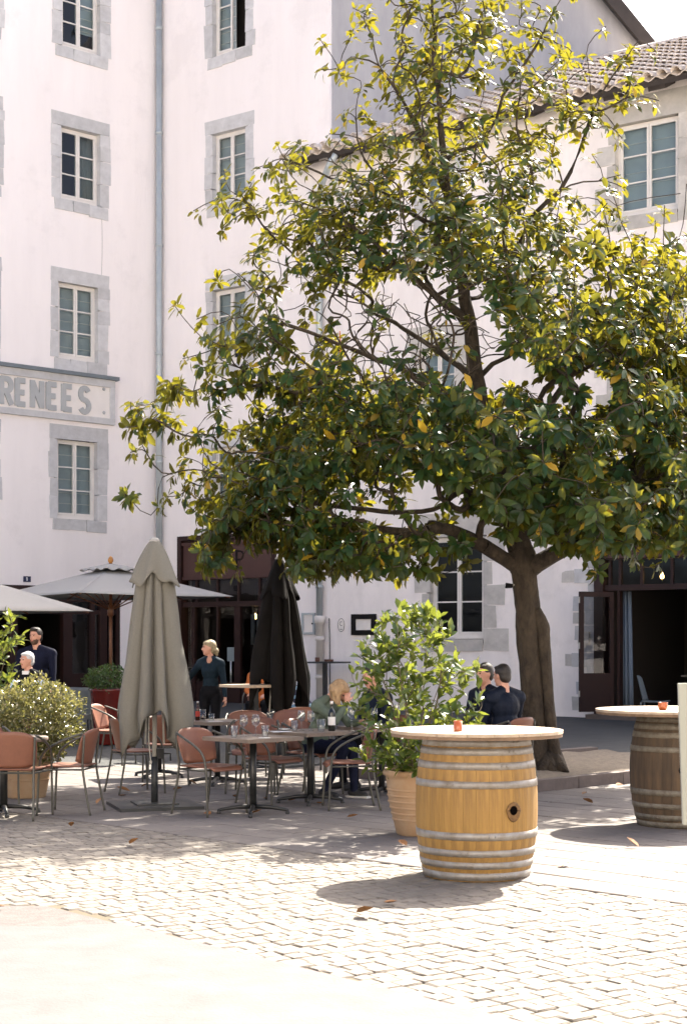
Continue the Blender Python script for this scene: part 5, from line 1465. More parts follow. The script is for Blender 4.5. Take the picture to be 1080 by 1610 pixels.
# ------------------------------------------------------------------ people
class Body:
    """closed primitives fused by a voxel remesh into one continuous figure; clothes are assigned by the nearest primitive"""
    def __init__(s): s.p = []
    def cap(s, a, b, r0, r1, m): s.p.append(('c', Vector(a), Vector(b), r0, r1, m)); return s
    def ell(s, c, r, m, rot=None): s.p.append(('e', Vector(c), Vector(r), rot or Matrix.Identity(3), m)); return s
    def raw(s):
        b = MB()
        for q in s.p:
            if q[0] == 'c':
                _, a, c, r0, r1, m = q
                d = (c - a); L = max(d.length, 1e-5); t = d / L
                n = 5; pts, rr = [], []
                for i in range(n + 1):
                    an = PI / 2 * i / n; pts.append(a - t * r0 * math.cos(an)); rr.append(max(1e-4, r0 * math.sin(an)))
                for i in range(n + 1):
                    an = PI / 2 * i / n; pts.append(c + t * r1 * math.sin(an)); rr.append(max(1e-4, r1 * math.cos(an)))
                b.tube(pts, rr, 12)
            else:
                _, c, r, rot, m = q
                vs, fs = [], []
                nu, nv = 10, 14
                for i in range(nu + 1):
                    for j in range(nv):
                        th = PI * (0.002 + 0.996 * i / nu); ph = 2 * PI * j / nv
                        vs.append(c + rot @ Vector((r.x * math.sin(th) * math.cos(ph), r.y * math.sin(th) * math.sin(ph), r.z * math.cos(th))))
                for i in range(nu):
                    for j in range(nv): fs.append((i * nv + j, (i + 1) * nv + j, (i + 1) * nv + (j + 1) % nv, i * nv + (j + 1) % nv))
                fs.append(tuple(range(nv))); fs.append(tuple(nu * nv + j for j in range(nv))[::-1])
                b.add(vs, fs)
        return b
    def mesh(s, name, vox, smooth=2, disp=None):
        me0 = s.raw().mesh('raw', [])
        o = link('raw', me0)
        md = o.modifiers.new('r', 'REMESH'); md.mode = 'VOXEL'; md.voxel_size = vox; md.adaptivity = 0
        ms = o.modifiers.new('s', 'SMOOTH'); ms.factor = 0.5; ms.iterations = smooth
        dg = bpy.context.evaluated_depsgraph_get(); dg.update()
        me = bpy.data.meshes.new_from_object(o.evaluated_get(dg))
        me.name = name
        bpy.data.objects.remove(o); bpy.data.meshes.remove(me0)
        n = len(me.polygons)
        ce = np.empty(n * 3, dtype=np.float32); me.polygons.foreach_get('center', ce); ce = ce.reshape(-1, 3)
        mats = []
        best = np.full(n, 1e9); idx = np.zeros(n, dtype=np.int32)
        for q in s.p:
            m = q[-1]
            if m not in mats: mats.append(m)
            k = mats.index(m)
            if q[0] == 'c':
                a, c = np.array(q[1]), np.array(q[2]); d = c - a; L2 = max(float(d @ d), 1e-9)
                t = np.clip(((ce - a) @ d) / L2, 0, 1)
                dist = np.linalg.norm(ce - a - t[:, None] * d, axis=1) - (q[3] + (q[4] - q[3]) * t)
            else:
                rt = np.array(q[3]); loc = (ce - np.array(q[1])) @ rt
                r = np.array(q[2]); dist = (np.linalg.norm(loc / r, axis=1) - 1) * min(r)
            w = dist < best
            best[w] = dist[w]; idx[w] = k
        me.materials.clear()
        for m in mats: me.materials.append(M[m])
        me.polygons.foreach_set('material_index', idx); me.polygons.foreach_set('use_smooth', np.ones(n, dtype=bool)); me.update()
        return me

def ik(a, w, l1, l2, pole):
    d = w - a; L = min(d.length, (l1 + l2) * 0.999); d = d.normalized()
    x = (l1 * l1 - l2 * l2 + L * L) / (2 * L); h = math.sqrt(max(0, l1 * l1 - x * x))
    p = pole - d * pole.dot(d); p = p.normalized() if p.length > 1e-6 else Vector((0, 0, 1))
    return a + d * x + p * h, a + d * L

def hand(B, wrist, fwd, side, palm_n, s, curl, m='skin', right=True):
    """palm, four unequal bent fingers and a thumb leaving the side of the palm"""
    f = fwd.normalized(); sd = (side - f * side.dot(f)).normalized(); n = f.cross(sd)
    if n.dot(palm_n) < 0: n = -n
    c = wrist + f * 0.045 * s
    B.cap(wrist, wrist + f * 0.02 * s, 0.024 * s, 0.026 * s, m)
    B.cap(c - sd * 0.020 * s, c + sd * 0.020 * s + f * 0.006, 0.019 * s, 0.018 * s, m); B.cap(c + f * .03 * s - sd * 0.026 * s, c + f * .03 * s + sd * 0.026 * s, 0.015 * s, 0.015 * s, m)
    for i, (ofs, L) in enumerate(((-0.031, .066), (-0.011, .078), (0.010, .074), (0.030, .058))):
        b0 = c + f * 0.040 * s + sd * ofs * s
        d1 = (f * math.cos(curl * .6) + n * math.sin(curl * .6) + sd * ofs * 2.5).normalized(); d2 = (f * math.cos(curl * 1.7) + n * math.sin(curl * 1.7) + sd * ofs).normalized()
        b1 = b0 + d1 * L * .5 * s; b2 = b1 + d2 * L * .5 * s
        B.cap(b0, b1, 0.0098 * s, 0.0090 * s, m); B.cap(b1, b2, 0.0090 * s, 0.0078 * s, m)
    t0 = wrist + f * 0.025 * s - sd * 0.026 * s
    t1 = t0 + (f * .6 - sd * .8 + n * .3).normalized() * 0.038 * s; t2 = t1 + (f * .9 - sd * .25 + n * .4).normalized() * 0.03 * s
    B.cap(t0, t1, 0.013 * s, 0.011 * s, m); B.cap(t1, t2, 0.0105 * s, 0.0088 * s, m)

def person(label, loc, ang, H, pose, top, legs, hair, hairm, head_yaw=0, head_pitch=0, female=False, sleeves=None, vest=None, beard=False, lean=0.0, seat=0.46,
           wl=None, wr=None, curl=(0.5, 0.5), handdir=(None, None), vox=0.0105, shoes='shoe', knees=None, feet=None, group=None, vneck=False, girth=1.0):
    """local axes: +x forward, +y left. wl, wr: wrist targets; lean: torso pitch forward"""
    s = H / 1.75
    sleeves = sleeves or top
    B = Body()
    sit = pose == 'sit'
    pel = Vector((0, 0, (seat + 0.10) if sit else 0.93 * s))
    tl = Matrix.Rotation(lean, 3, 'Y')
    up = tl @ Vector((0, 0, 1)); fx = tl @ Vector((1, 0, 0)); ly = Vector((0, 1, 0))
    sw = (0.165 if female else 0.210) * s * (0.5 + 0.5 * girth)
    waist = pel + up * 0.17 * s; chest = pel + up * 0.36 * s; neck0 = pel + up * 0.52 * s
    g = girth
    B.ell(pel + up * .03, (0.125 * s * g, 0.165 * s * (0.5 + .5 * g), 0.13 * s), top if not vneck else legs, tl)
    B.ell(waist, ((0.105 if not female else .09) * s * g, (0.150 if not female else .122) * s * g, 0.16 * s), vest or top, tl)
    B.ell(chest, (0.118 * s * (0.6 + .4 * g), (0.185 if not female else .145) * s * (0.6 + .4 * g), 0.17 * s), vest or top, tl)
    if female: B.ell(chest + fx * 0.06 * s, (0.07 * s, 0.12 * s, 0.07 * s), vest or top, tl)
    shL = neck0 - up * 0.055 * s + ly * sw; shR = neck0 - up * 0.055 * s - ly * sw
    B.cap(shL, neck0 + up * .01 * s + ly * .05 * s, 0.066 * s, 0.055 * s, vest or sleeves); B.cap(shR, neck0 + up * .01 * s - ly * .05 * s, 0.066 * s, 0.055 * s, vest or sleeves)
    B.cap(shL - up * .02, shR - up * .02, 0.07 * s, 0.07 * s, vest or top)
    # head
    hp = tl @ Matrix.Rotation(R(head_yaw), 3, 'Z') @ Matrix.Rotation(R(head_pitch), 3, 'Y')
    f, l, u = hp @ Vector((1, 0, 0)), hp @ Vector((0, 1, 0)), hp @ Vector((0, 0, 1))
    nk = neck0 + up * 0.05 * s
    c = nk - up * 0.008 * s + u * 0.135 * s + f * 0.03 * s
    hs = 0.97 * s if not female else 0.95 * s
    nr = 0.058 if not female else 0.047
    B.cap(neck0 - up * .01, c - u * 0.06 * hs - f * .02, nr * s, nr * s * .95, 'skin')
    if vneck: B.ell(neck0 + fx * 0.062 * s - up * 0.005 * s, (0.040 * s, 0.036 * s, 0.065 * s), 'skin', tl)
    B.ell(c + u * .012 * hs, (0.096 * hs, 0.077 * hs, 0.105 * hs), 'skin', hp)
    B.ell(c + f * .028 * hs - u * .055 * hs, (0.064 * hs, 0.058 * hs, 0.066 * hs), 'skin' if not beard else 'beard', hp)
    B.ell(c + f * .062 * hs - u * .100 * hs, (0.027 * hs, 0.030 * hs, 0.022 * hs), 'skin' if not beard else 'beard', hp)
    B.ell(c + f * .055 * hs - u * .025 * hs, (0.042 * hs, 0.052 * hs, 0.045 * hs), 'skin', hp)
    B.ell(c + f * .080 * hs + u * .030 * hs, (0.018 * hs, 0.050 * hs, 0.012 * hs), 'skin', hp)
    B.cap(c + f * .090 * hs + u * .012 * hs, c + f * .112 * hs - u * .028 * hs, 0.009 * hs, 0.0145 * hs, 'skin')
    B.ell(c + f * .092 * hs - u * .062 * hs, (0.012 * hs, 0.025 * hs, 0.0095 * hs), 'lips', hp)
    for k in (1, -1): B.ell(c + l * .077 * hs * k - u * .005 * hs - f * .005, (0.018 * hs, 0.011 * hs, 0.031 * hs), 'skin', hp)
    # arms
    a1, a2 = 0.285 * s, 0.245 * s
    for k, sh, w, cu, hd in ((1, shL, wl, curl[0], handdir[0]), (-1, shR, wr, curl[1], handdir[1])):
        w = Vector(w) if w is not None else (sh + Vector((0.05, 0.07 * k, -0.50 * s)) if not sit else pel + Vector((0.30, 0.13 * k, 0.14)))
        el, w = ik(sh, w, a1, a2, Vector((-0.6, 0.55 * k, -0.6)))
        B.cap(sh, el, 0.058 * s * (.6 + .4 * g), 0.047 * s, sleeves); B.cap(el, w - (w - el).normalized() * .03, 0.046 * s, 0.035 * s, sleeves)
        fw = Vector(hd) if hd is not None else (w - el)
        B.cap(w - (w - el).normalized() * .04, w, 0.027 * s, 0.024 * s, 'skin')
        hand(B, w, fw, Vector((-fw.y, fw.x, 0)) * -k if abs(fw.z) < .9 * fw.length else Vector((-1, 0, 0)), Vector((0, -k, -.3)), s, cu)
    # legs
    for k in (1, -1):
        h = pel + Vector((0, 0.085 * k * s, -0.03))
        if sit:
            kn = Vector(knees[0 if k > 0 else 1]) if knees else Vector((0.44 * s, 0.13 * k, seat + 0.085))
            an = Vector(feet[0 if k > 0 else 1]) if feet else Vector((0.40 * s, 0.13 * k, 0.09))
        else:
            an = Vector(feet[0 if k > 0 else 1]) if feet else Vector((0.0, 0.09 * k, 0.09)); kn = (h + an) / 2 + Vector((0.04, 0, 0.01))
        B.cap(h, kn, 0.092 * s, 0.062 * s, legs); B.cap(kn, an, 0.062 * s, 0.043 * s, legs)
        toe = Vector(((kn - h).x, (kn - h).y, 0)) if sit else Vector((1, 0.15 * k, 0))
        toe = toe.normalized() * 0.14 * s
        B.cap(an + Vector((0, 0, -.035)) - toe * .25, an + toe + Vector((0, 0, -.055)), 0.042 * s, 0.034 * s, shoes)
    t = thing('person', label, 'person', loc, R(ang), group)
    link('body', B.mesh('body', vox), t)
    # hair
    hb = Body()
    hb.ell(c + u * .034 * hs - f * .020 * hs, (0.100 * hs, 0.086 * hs, 0.102 * hs), hairm, hp)
    hb.ell(c - u * .020 * hs - f * .052 * hs, (0.060 * hs, 0.078 * hs, 0.075 * hs), hairm, hp)
    if hair == 'short':
        hb.ell(c + u * .088 * hs + f * .035 * hs, (0.060 * hs, 0.062 * hs, 0.026 * hs), hairm, hp)
    if hair == 'quiff':
        hb.ell(c + u * .100 * hs + f * .040 * hs, (0.058 * hs, 0.060 * hs, 0.034 * hs), hairm, hp)
    if hair == 'bun':
        hb.ell(c + u * .065 * hs + f * .030 * hs, (0.070 * hs, 0.080 * hs, 0.050 * hs), hairm, hp)
        hb.ell(c - u * .045 * hs - f * .115 * hs, (0.045 * hs, 0.045 * hs, 0.055 * hs), hairm, hp)
        hb.cap(c - u * .02 * hs - f * .08 * hs, c - u * .10 * hs - f * .13 * hs, 0.04 * hs, 0.02 * hs, hairm)
    if hair == 'loose':
        r_ = random.Random(3)
        for i in range(26):
            a = R(55 + 250 * i / 25); d = f * math.cos(a) + l * math.sin(a)
            p0 = c + u * (.07 + .03 * r_.random()) * hs + d * .055 * hs; p1 = c - u * .01 * hs + d * .10 * hs + l * r_.uniform(-.01, .01); p2 = c + Vector((0, 0, -1)) * (.10 + .05 * r_.random()) * hs + d * (.095 + .02 * r_.random()) * hs
            hb.cap(p0, p1, .026 * hs, .026 * hs, hairm); hb.cap(p1, p2, .026 * hs, .012 * hs, hairm)
        hb.ell(c + u * .07 * hs + f * .045 * hs, (.06 * hs, .075 * hs, .05 * hs), hairm, hp)
    link('hair', hb.mesh('hair', 0.009, 1), t)
    for k in (1, -1):
        e = MB(); e.lathe([(0.001, -.008), (.007, -.005), (.010, 0), (.007, .005), (.001, .008)], 10)
        pe = c + f * .088 * hs + l * .030 * hs * k + u * .010 * hs
        e.build('eye', M['eye'], t, pe)
        eb = MB(); eb.tube([pe + u * .019 * hs - l * .017 * k + f * .004, pe + u * .022 * hs + f * .007, pe + u * .018 * hs + l * .018 * k - f * .004], .0042, 6); eb.build('eyebrow', M[hairm if hair != 'loose' else 'hairblond'], t)
    return t, c, f, l, u, neck0, fx, up

def plc(px, y): p = at(px, y); return (p.x, p.y, gz(y))
r = person('bearded man in navy shirt standing behind a bush in the dark doorway', plc(58, 22.6), -106, 1.83, 'stand', 'navy', 'black', 'quiff', 'hairdark', head_yaw=-8, beard=True, girth=1.22,
           wl=(0.16, 0.33, 0.93), wr=(0.18, -0.31, 0.95), curl=(1.0, 1.0))
t = r[0]; nk, fx, up = r[5], r[6], r[7]
for i in range(6):
    b = MB(); b.lathe([(.001, .004), (.007, .003), (.008, 0)], 8); b.build('button', M['white'], t, nk + fx * (.118 + .018 * math.sin(i * .55)) - up * (.06 + i * .078), (0, PI / 2, 0))
r = person('silver haired man in dark vest over pale blue shirt seated behind the bush', plc(45, 21.9), -112, 1.74, 'sit', 'black', 'black', 'short', 'hairgrey', head_yaw=-20, sleeves='paleblue', vest='black', seat=0.58)
b = MB(); b.box(r[5] + r[6] * .075 + Vector((0, 0, .005)), (.03, .10, .05), None, 0, .004); b.build('collar', M['white'], r[0])
r = person('waitress in dark teal blouse holding a black tray, ash blond hair tied back', plc(331, 22.3), -103, 1.655, 'stand', 'darkteal', 'black', 'bun', 'hairash', head_yaw=-62, head_pitch=-4, female=True, vneck=True,
           wl=(0.06, 0.24, 0.80), wr=(0.20, -0.33, 1.075), curl=(0.7, 0.25), handdir=(None, (0.25, -0.15, 0.9)), vox=0.0095)
wt = r[0]
tp = Matrix.Translation(wt.location) @ Matrix.Rotation(wt.rotation_euler.z, 4, 'Z') @ Vector((0.255, -0.36, 1.245))
b = MB(); b.lathe([(0.001, 0), (0.15, 0.0), (0.165, 0.018), (0.16, 0.018), (0.148, 0.005), (0.001, 0.005)], 28); tag(b.build('serving_tray', M['black'], None, tp), 'round black tray held up on the hand of the waitress', 'tray')
r = person('blond woman in sage green jacket bent over the table with hand at her face', plc(494, 16.5), -34, 1.66, 'sit', 'greenjacket', 'navy', 'loose', 'hairblond', head_yaw=14, head_pitch=26, female=True, lean=0.36, girth=1.15,
           wr=(0.44, -0.03, 1.00), wl=(0.50, 0.14, 0.80), handdir=((0.6, -.3, 0.1), (-0.15, 0.25, 0.9)), curl=(0.6, 0.8), seat=0.46, knees=((0.40, 0.12, 0.54), (0.42, -0.02, 0.54)), feet=((0.44, 0.10, 0.09), (0.22, -0.12, 0.09)))
for k, (fx_, fy) in enumerate(((0.44, 0.10), (0.22, -0.12))):
    b = MB(); b.box((fx_ + .05, fy, .012), (.27, .085, .022), None, 0, .003); b.build('shoe_sole', M['shoesole'], r[0])
person('dark haired guest in navy jacket half hidden behind the potted shrub', plc(598, 17.45), -150, 1.76, 'sit', 'suit', 'black', 'quiff', 'hairdark', head_yaw=0, head_pitch=10, lean=0.10)
person('man in midnight suit with face turned left, seated left of the tree trunk', plc(767, 17.7), -146, 1.80, 'sit', 'suit', 'black', 'short', 'hairdark', head_yaw=0, lean=0.03, girth=1.15)
person('dark haired man in midnight suit seen from behind, beside the tree trunk', plc(795, 17.2), 128, 1.78, 'sit', 'suit', 'black', 'short', 'hairdark', head_yaw=6, lean=0.04, girth=1.18)
person('guest in orange top seated behind the column of the high table', plc(409, 26.0), -95, 1.66, 'sit', 'orange', 'black', 'bun', 'hairdark', female=True)
person('guest in navy and blue striped jersey leaning behind the black parasol', plc(492, 22.2), 176, 1.72, 'sit', 'stripes', 'black', 'short', 'hairdark', lean=0.60)

# ------------------------------------------------------------------ plants
def leaf_template(fold=0.22, curve=0.18, wd=0.40, st=(0.0, 0.30, 0.68, 1.0)):
    """unit leaf along +x: 8 vertices, folded along its midrib and bent down"""
    v = [(0, 0, 0)]
    for t, w in ((st[1], 0.86), (st[2], 0.92)):
        z = -curve * t * t
        v += [(t, wd * .5 * w, z + fold * wd * .5 * w), (t, 0, z), (t, -wd * .5 * w, z + fold * wd * .5 * w)]
    v.append((1, 0, -curve))
    f = [(0, 2, 1, 1), (0, 3, 2, 2), (1, 2, 5, 4), (2, 3, 6, 5), (4, 5, 7, 7), (5, 6, 7, 7)]
    return np.array(v, dtype=float), f
def leaf_tris(f):
    out = []
    for q in f:
        if q[2] == q[3]: out.append(q[:3])
        else: out += [(q[0], q[1], q[2]), (q[0], q[2], q[3])]
    return np.array(out)
TEMPL = [leaf_template(.25, .10), leaf_template(.35, .22, .42), leaf_template(.15, .32, .37), leaf_template(.45, .05, .40)]
LT = leaf_tris(TEMPL[0][1])

def basis(d, n):
    """rows of rotation matrices from leaf direction d and rough normal n (arrays)"""
    d = d / np.linalg.norm(d, axis=1, keepdims=True)
    y = np.cross(n, d); y /= np.maximum(1e-6, np.linalg.norm(y, axis=1, keepdims=True))
    z = np.cross(d, y)
    return np.stack([d, y, z], axis=2)
def make_leaves(root, pos, dirs, nrm, size, m, wscale=1.0, singles=300, part='leaf', rest='foliage', key=None):
    """leaves as instances of four shapes: the `singles` largest in the photo are objects of their own"""
    n = len(pos)
    Rm = basis(dirs, nrm); tid = RNG.integers(0, 4, n)
    off = np.array(root.matrix_world.translation) if root.parent is None else np.zeros(3)
    off = np.array(root.location)
    if key is None:
        w = pos + off
        key = size / np.maximum(1, w[:, 1])
    order = np.argsort(-key)
    pick = np.zeros(n, bool); pick[order[:singles]] = True
    meshes = []
    for tv_, _ in TEMPL:
        me = bpy.data.meshes.new(part); me.from_pydata([(x, y * wscale, z) for x, y, z in tv_], [], [tuple(int(i) for i in t) for t in LT]); me.materials.append(M[m])
        me.polygons.foreach_set('use_smooth', [True] * len(LT)); me.update(); meshes.append(me)
    for i in np.nonzero(pick)[0]:
        mm = Matrix([[*(Rm[i][r] * size[i]), pos[i][r]] for r in range(3)] + [[0, 0, 0, 1]])
        link(part, meshes[tid[i]], root, mtx=mm)
    rest_i = np.nonzero(~pick)[0]
    if len(rest_i):
        V = np.empty((len(rest_i), 8, 3))
        for k in range(4):
            s_ = tid[rest_i] == k
            tv_ = TEMPL[k][0] * np.array([1, wscale, 1])
            ii = rest_i[s_]
            V[s_] = np.einsum('nij,vj->nvi', Rm[ii], tv_) * size[ii][:, None, None] + pos[ii][:, None, :]
        F = (LT[None] + 8 * np.arange(len(rest_i))[:, None, None]).reshape(-1, 3)
        stuff(link(rest, np_mesh(rest, V.reshape(-1, 3), F, [M[m]], True), root))

def skeleton(root_pts, root_par, targets, bf=0.35, extra=None):
    """minimum-length tree that reaches every target from the given nodes"""
    nodes = [np.array(p, dtype=float) for p in root_pts]; par = list(root_par)
    plen = [0.0]
    for i in range(1, len(nodes)): plen.append(plen[par[i]] + np.linalg.norm(nodes[i] - nodes[par[i]]))
    T = np.array(targets); n = len(T)
    A = np.array(nodes); D = np.linalg.norm(T[:, None] - A[None], axis=2)
    C = D + bf * np.array(plen)[None]
    best = C.argmin(1); cost = C[np.arange(n), best]
    alive = np.ones(n, bool); tip = np.full(n, -1)
    for _ in range(n):
        k = int(np.where(alive, cost, 1e9).argmin())
        b = int(best[k]); d = float(np.linalg.norm(T[k] - nodes[b]))
        nodes.append(T[k]); par.append(b); plen.append(plen[b] + d); tip[k] = len(nodes) - 1; alive[k] = False
        c = np.linalg.norm(T - T[k], axis=1) + bf * plen[-1]
        u_ = c < cost
        best[u_] = len(nodes) - 1; cost[u_] = c[u_]
    return np.array(nodes), np.array(par), tip
def branch_mesh(name, nodes, par, radii, m, parent, skip=0, sides=5, wob=0.12, sag=0.0, seed=1, sm=True):
    r_ = np.random.default_rng(seed)
    V, F = [], []
    nb = 0
    ang = 2 * np.pi * np.arange(sides) / sides
    for i in range(len(nodes)):
        p = par[i]
        if p < 0 or i < skip: continue
        a, b = nodes[p], nodes[i]; L = np.linalg.norm(b - a)
        if L < 1e-4: continue
        gp = par[p]
        d0 = (a - nodes[gp]) if gp >= 0 else (b - a)
        d0 = d0 / max(1e-6, np.linalg.norm(d0)); d1 = (b - a) / L
        ra = min(radii[p], radii[i] * 1.25); rb = radii[i]
        k = 3 if L > 0.12 else 2
        ctrl = a + d0 * L * 0.38 + r_.normal(0, wob * 0.3 * L, 3)
        pts = [(1 - t) ** 2 * a + 2 * t * (1 - t) * ctrl + t * t * b for t in np.linspace(0, 1, k + 1)]
        # make the end point meet the child exactly
        for j, q in enumerate(pts):
            tg = pts[min(j + 1, k)] - pts[max(j - 1, 0)]; tg = tg / max(1e-9, np.linalg.norm(tg))
            h = np.array([0, 0, 1.0]) if abs(tg[2]) < .9 else np.array([1.0, 0, 0])
            x = np.cross(tg, h); x /= np.linalg.norm(x); y = np.cross(tg, x)
            rr = ra + (rb - ra) * j / k
            V.append(q + rr * (np.cos(ang)[:, None] * x + np.sin(ang)[:, None] * y))
        for j in range(k):
            for s_ in range(sides):
                F.append((nb + j * sides + s_, nb + j * sides + (s_ + 1) % sides, nb + (j + 1) * sides + (s_ + 1) % sides, nb + (j + 1) * sides + s_))
        nb += (k + 1) * sides
    return link(name, np_mesh(name, np.concatenate(V), np.array(F), [M[m]], sm), parent)
def pipe_radii(nodes, par, tip_r, ex=2.4):
    n = len(nodes); acc = np.zeros(n); ch = np.zeros(n, int)
    for i in range(n):
        if par[i] >= 0: ch[par[i]] += 1
    order = []
    indeg = ch.copy(); stack = [i for i in range(n) if ch[i] == 0]
    for i in stack: acc[i] = tip_r ** ex
    while stack:
        i = stack.pop(); p = par[i]
        if p >= 0:
            acc[p] += acc[i]; indeg[p] -= 1
            if indeg[p] == 0: stack.append(p)
    return acc ** (1 / ex)

# ---- the magnolia
TY = 19.0
tree = thing('magnolia_tree', 'tall evergreen magnolia with leaning twin trunk and wide dark green crown in the planting bed', 'tree', (0, 0, 0))
def tp_(px, py, y=TY): return np.array(at(px, y, py))
TR = [(850, 1224, 0.20), (848, 1200, 0.155), (842, 1150, 0.137), (836, 1090, 0.132), (832, 1030, 0.136), (830, 985, 0.142), (828, 940, 0.152), (824, 900, 0.158), (817, 865, 0.158)]
trunk_pts = [Vector(tp_(a, b)) for a, b, _ in TR]
tm = MB()
tpath = catmull(trunk_pts, 5); trad = []
for i in range(len(tpath)):
    k = i / 5; j = min(int(k), len(TR) - 2); trad.append(TR[j][2] + (TR[j + 1][2] - TR[j][2]) * (k - j))
tm.tube(tpath, trad, 18)
# bark ridges and burls
rb_ = random.Random(4)
bark_v = []
for idx, v in enumerate(tm.v):
    ring, s_ = divmod(idx, 18); c = tpath[min(ring, len(tpath) - 1)]
    d = Vector(v) - c
    f_ = 1 + 0.05 * math.sin(s_ * 2.1 + ring * .35) + 0.05 * math.sin(s_ * 1.05 - ring * .6) + rb_.uniform(-.03, .03)
    bark_v.append(tuple(c + d * f_))
tm.v = bark_v
s2 = [(880, 1222, 0.11), (874, 1198, 0.082), (865, 1130, 0.072), (859, 1060, 0.072), (855, 1010, 0.080), (852, 985, 0.092), (842, 958, 0.06)]
sp = catmull([Vector(tp_(a, b, TY - 0.06)) for a, b, _ in s2], 5); sr = []
for i in range(len(sp)):
    k = i / 5; j = min(int(k), len(s2) - 2); sr.append((s2[j][2] + (s2[j + 1][2] - s2[j][2]) * (k - j)) * rb_.uniform(.96, 1.04))
tm.tube(sp, sr, 14)
for a, b, r0 in ((893, 1214, .03), (846, 1220, .06), (868, 1222, .05)):
    tm.tube([Vector(tp_(866, 1190)), Vector(tp_((866 + a) / 2, 1207, TY - .15)), Vector(tp_(a, b, TY - .35))], [.15, .10, r0 * .5], 8)
tm.build('trunk', M['bark'], tree)

# scaffold of the main limbs: nodes (px, py, depth offset), parent index
SC = [(826, 900, 0, -1), (818, 865, 0, 0), (800, 800, 0, 1), (782, 740, .1, 2), (765, 680, .1, 3), (752, 610, .1, 4), (742, 540, .05, 5), (730, 470, 0, 6), (716, 400, 0, 7), (706, 330, 0, 8), (700, 260, 0, 9), (692, 190, 0, 10), (688, 120, 0, 11), (684, 50, 0, 12), (680, -20, 0, 13), (676, -80, 0, 14),
      (795, 880, -.1, 0), (760, 858, -.3, 16), (715, 836, -.5, 17), (670, 835, -.8, 18), (620, 850, -1.0, 19),
      (770, 790, -.2, 2), (735, 772, -.3, 21), (695, 795, -.5, 22), (640, 805, -.6, 23), (570, 800, -.6, 24), (490, 790, -.5, 25), (400, 770, -.3, 26), (320, 740, 0, 27),
      (730, 715, .3, 3), (670, 720, .5, 29), (600, 728, .7, 30), (520, 730, .9, 31), (430, 700, 1.0, 32),
      (690, 622, -.1, 4), (640, 585, -.2, 34), (590, 565, -.3, 35), (530, 540, -.4, 36), (450, 510, -.4, 37),
      (700, 560, .5, 5), (640, 520, .8, 39), (560, 470, 1.0, 40), (480, 430, 1.1, 41),
      (690, 470, -.3, 6), (630, 420, -.6, 43), (560, 360, -.8, 44), (480, 320, -.9, 45),
      (840, 740, .2, 2), (880, 690, .4, 47), (930, 660, .6, 48), (1000, 650, .8, 49), (1080, 640, .9, 50), (1160, 640, .9, 51),
      (820, 690, -.3, 3), (862, 640, -.5, 53), (890, 600, -.7, 54), (950, 570, -.9, 55), (1030, 545, -1.0, 56), (1110, 540, -1.1, 57),
      (800, 560, .5, 5), (840, 500, .8, 59), (890, 450, 1.0, 60), (960, 400, 1.1, 61),
      (780, 430, .1, 7), (830, 350, .2, 63), (880, 300, .2, 64), (930, 180, .1, 65), (985, 90, 0, 66),
      (860, 790, -.5, 2), (920, 790, -1.0, 68), (990, 800, -1.4, 69), (1060, 790, -1.6, 70),
      (740, 690, -.9, 3), (730, 690, -1.7, 72), (700, 700, -2.5, 73), (800, 700, -1.8, 73), (640, 680, -2.6, 74), (860, 690, -2.7, 75),
      (790, 700, 1.2, 3), (780, 680, 2.2, 78), (700, 660, 2.4, 79), (880, 660, 2.4, 79),
      (672, 240, 0, 9), (640, 170, 0, 82), (600, 110, 0, 83), (560, 90, 0, 84), (640, 330, 0, 8), (580, 260, 0, 86), (560, 190, 0, 87), (520, 280, .2, 86), (450, 250, .2, 89),
      (745, 230, 0, 10), (790, 150, 0, 91), (850, 60, 0, 92), (720, 120, 0, 12), (750, 40, 0, 94)]
sc_pts = [tp_(a, b, TY + d) for a, b, d, _ in SC]; sc_par = [p for *_, p in SC]

# crown: clusters of rosettes on an envelope given by its half widths at each height
ENV = [(-90, 650, 720), (-40, 625, 770), (0, 600, 850), (60, 560, 900), (110, 545, 960), (170, 545, 960), (215, 540, 920), (245, 450, 900), (300, 385, 985), (350, 350, 1045), (410, 385, 1110), (470, 360, 1150), (520, 310, 1190), (590, 300, 1220), (640, 300, 1240), (700, 285, 1260), (770, 300, 1250), (830, 275, 1210), (870, 330, 1120), (900, 480, 1060)]
def env(py):
    for (y0, a0, b0), (y1, a1, b1) in zip(ENV[:-1], ENV[1:]):
        if y0 <= py <= y1:
            k = (py - y0) / (y1 - y0); return a0 + (a1 - a0) * k, b0 + (b1 - b0) * k
    return ENV[-1][1:]
r_ = random.Random(21)
clusters = []
def add_cluster(px, py, dy, n, s=1.0): clusters.append((tp_(px, py, TY + dy), n, s))
def axis_px(py): return 690 + (py - 0) * 0.10 if py < 400 else 730 + (py - 400) * 0.11
tries = 0
VOIDS = [(625, 515, 195, 92, .92), (600, 782, 125, 42, .90), (760, 560, 90, 60, .85), (905, 610, 80, 45, .85), (930, 440, 75, 40, .8), (690, 820, 110, 35, .95), (640, 380, 60, 30, .8), (400, 430, 30, 50, .6), (860, 300, 80, 60, .8), (960, 700, 60, 30, .7), (470, 640, 40, 30, .6)]
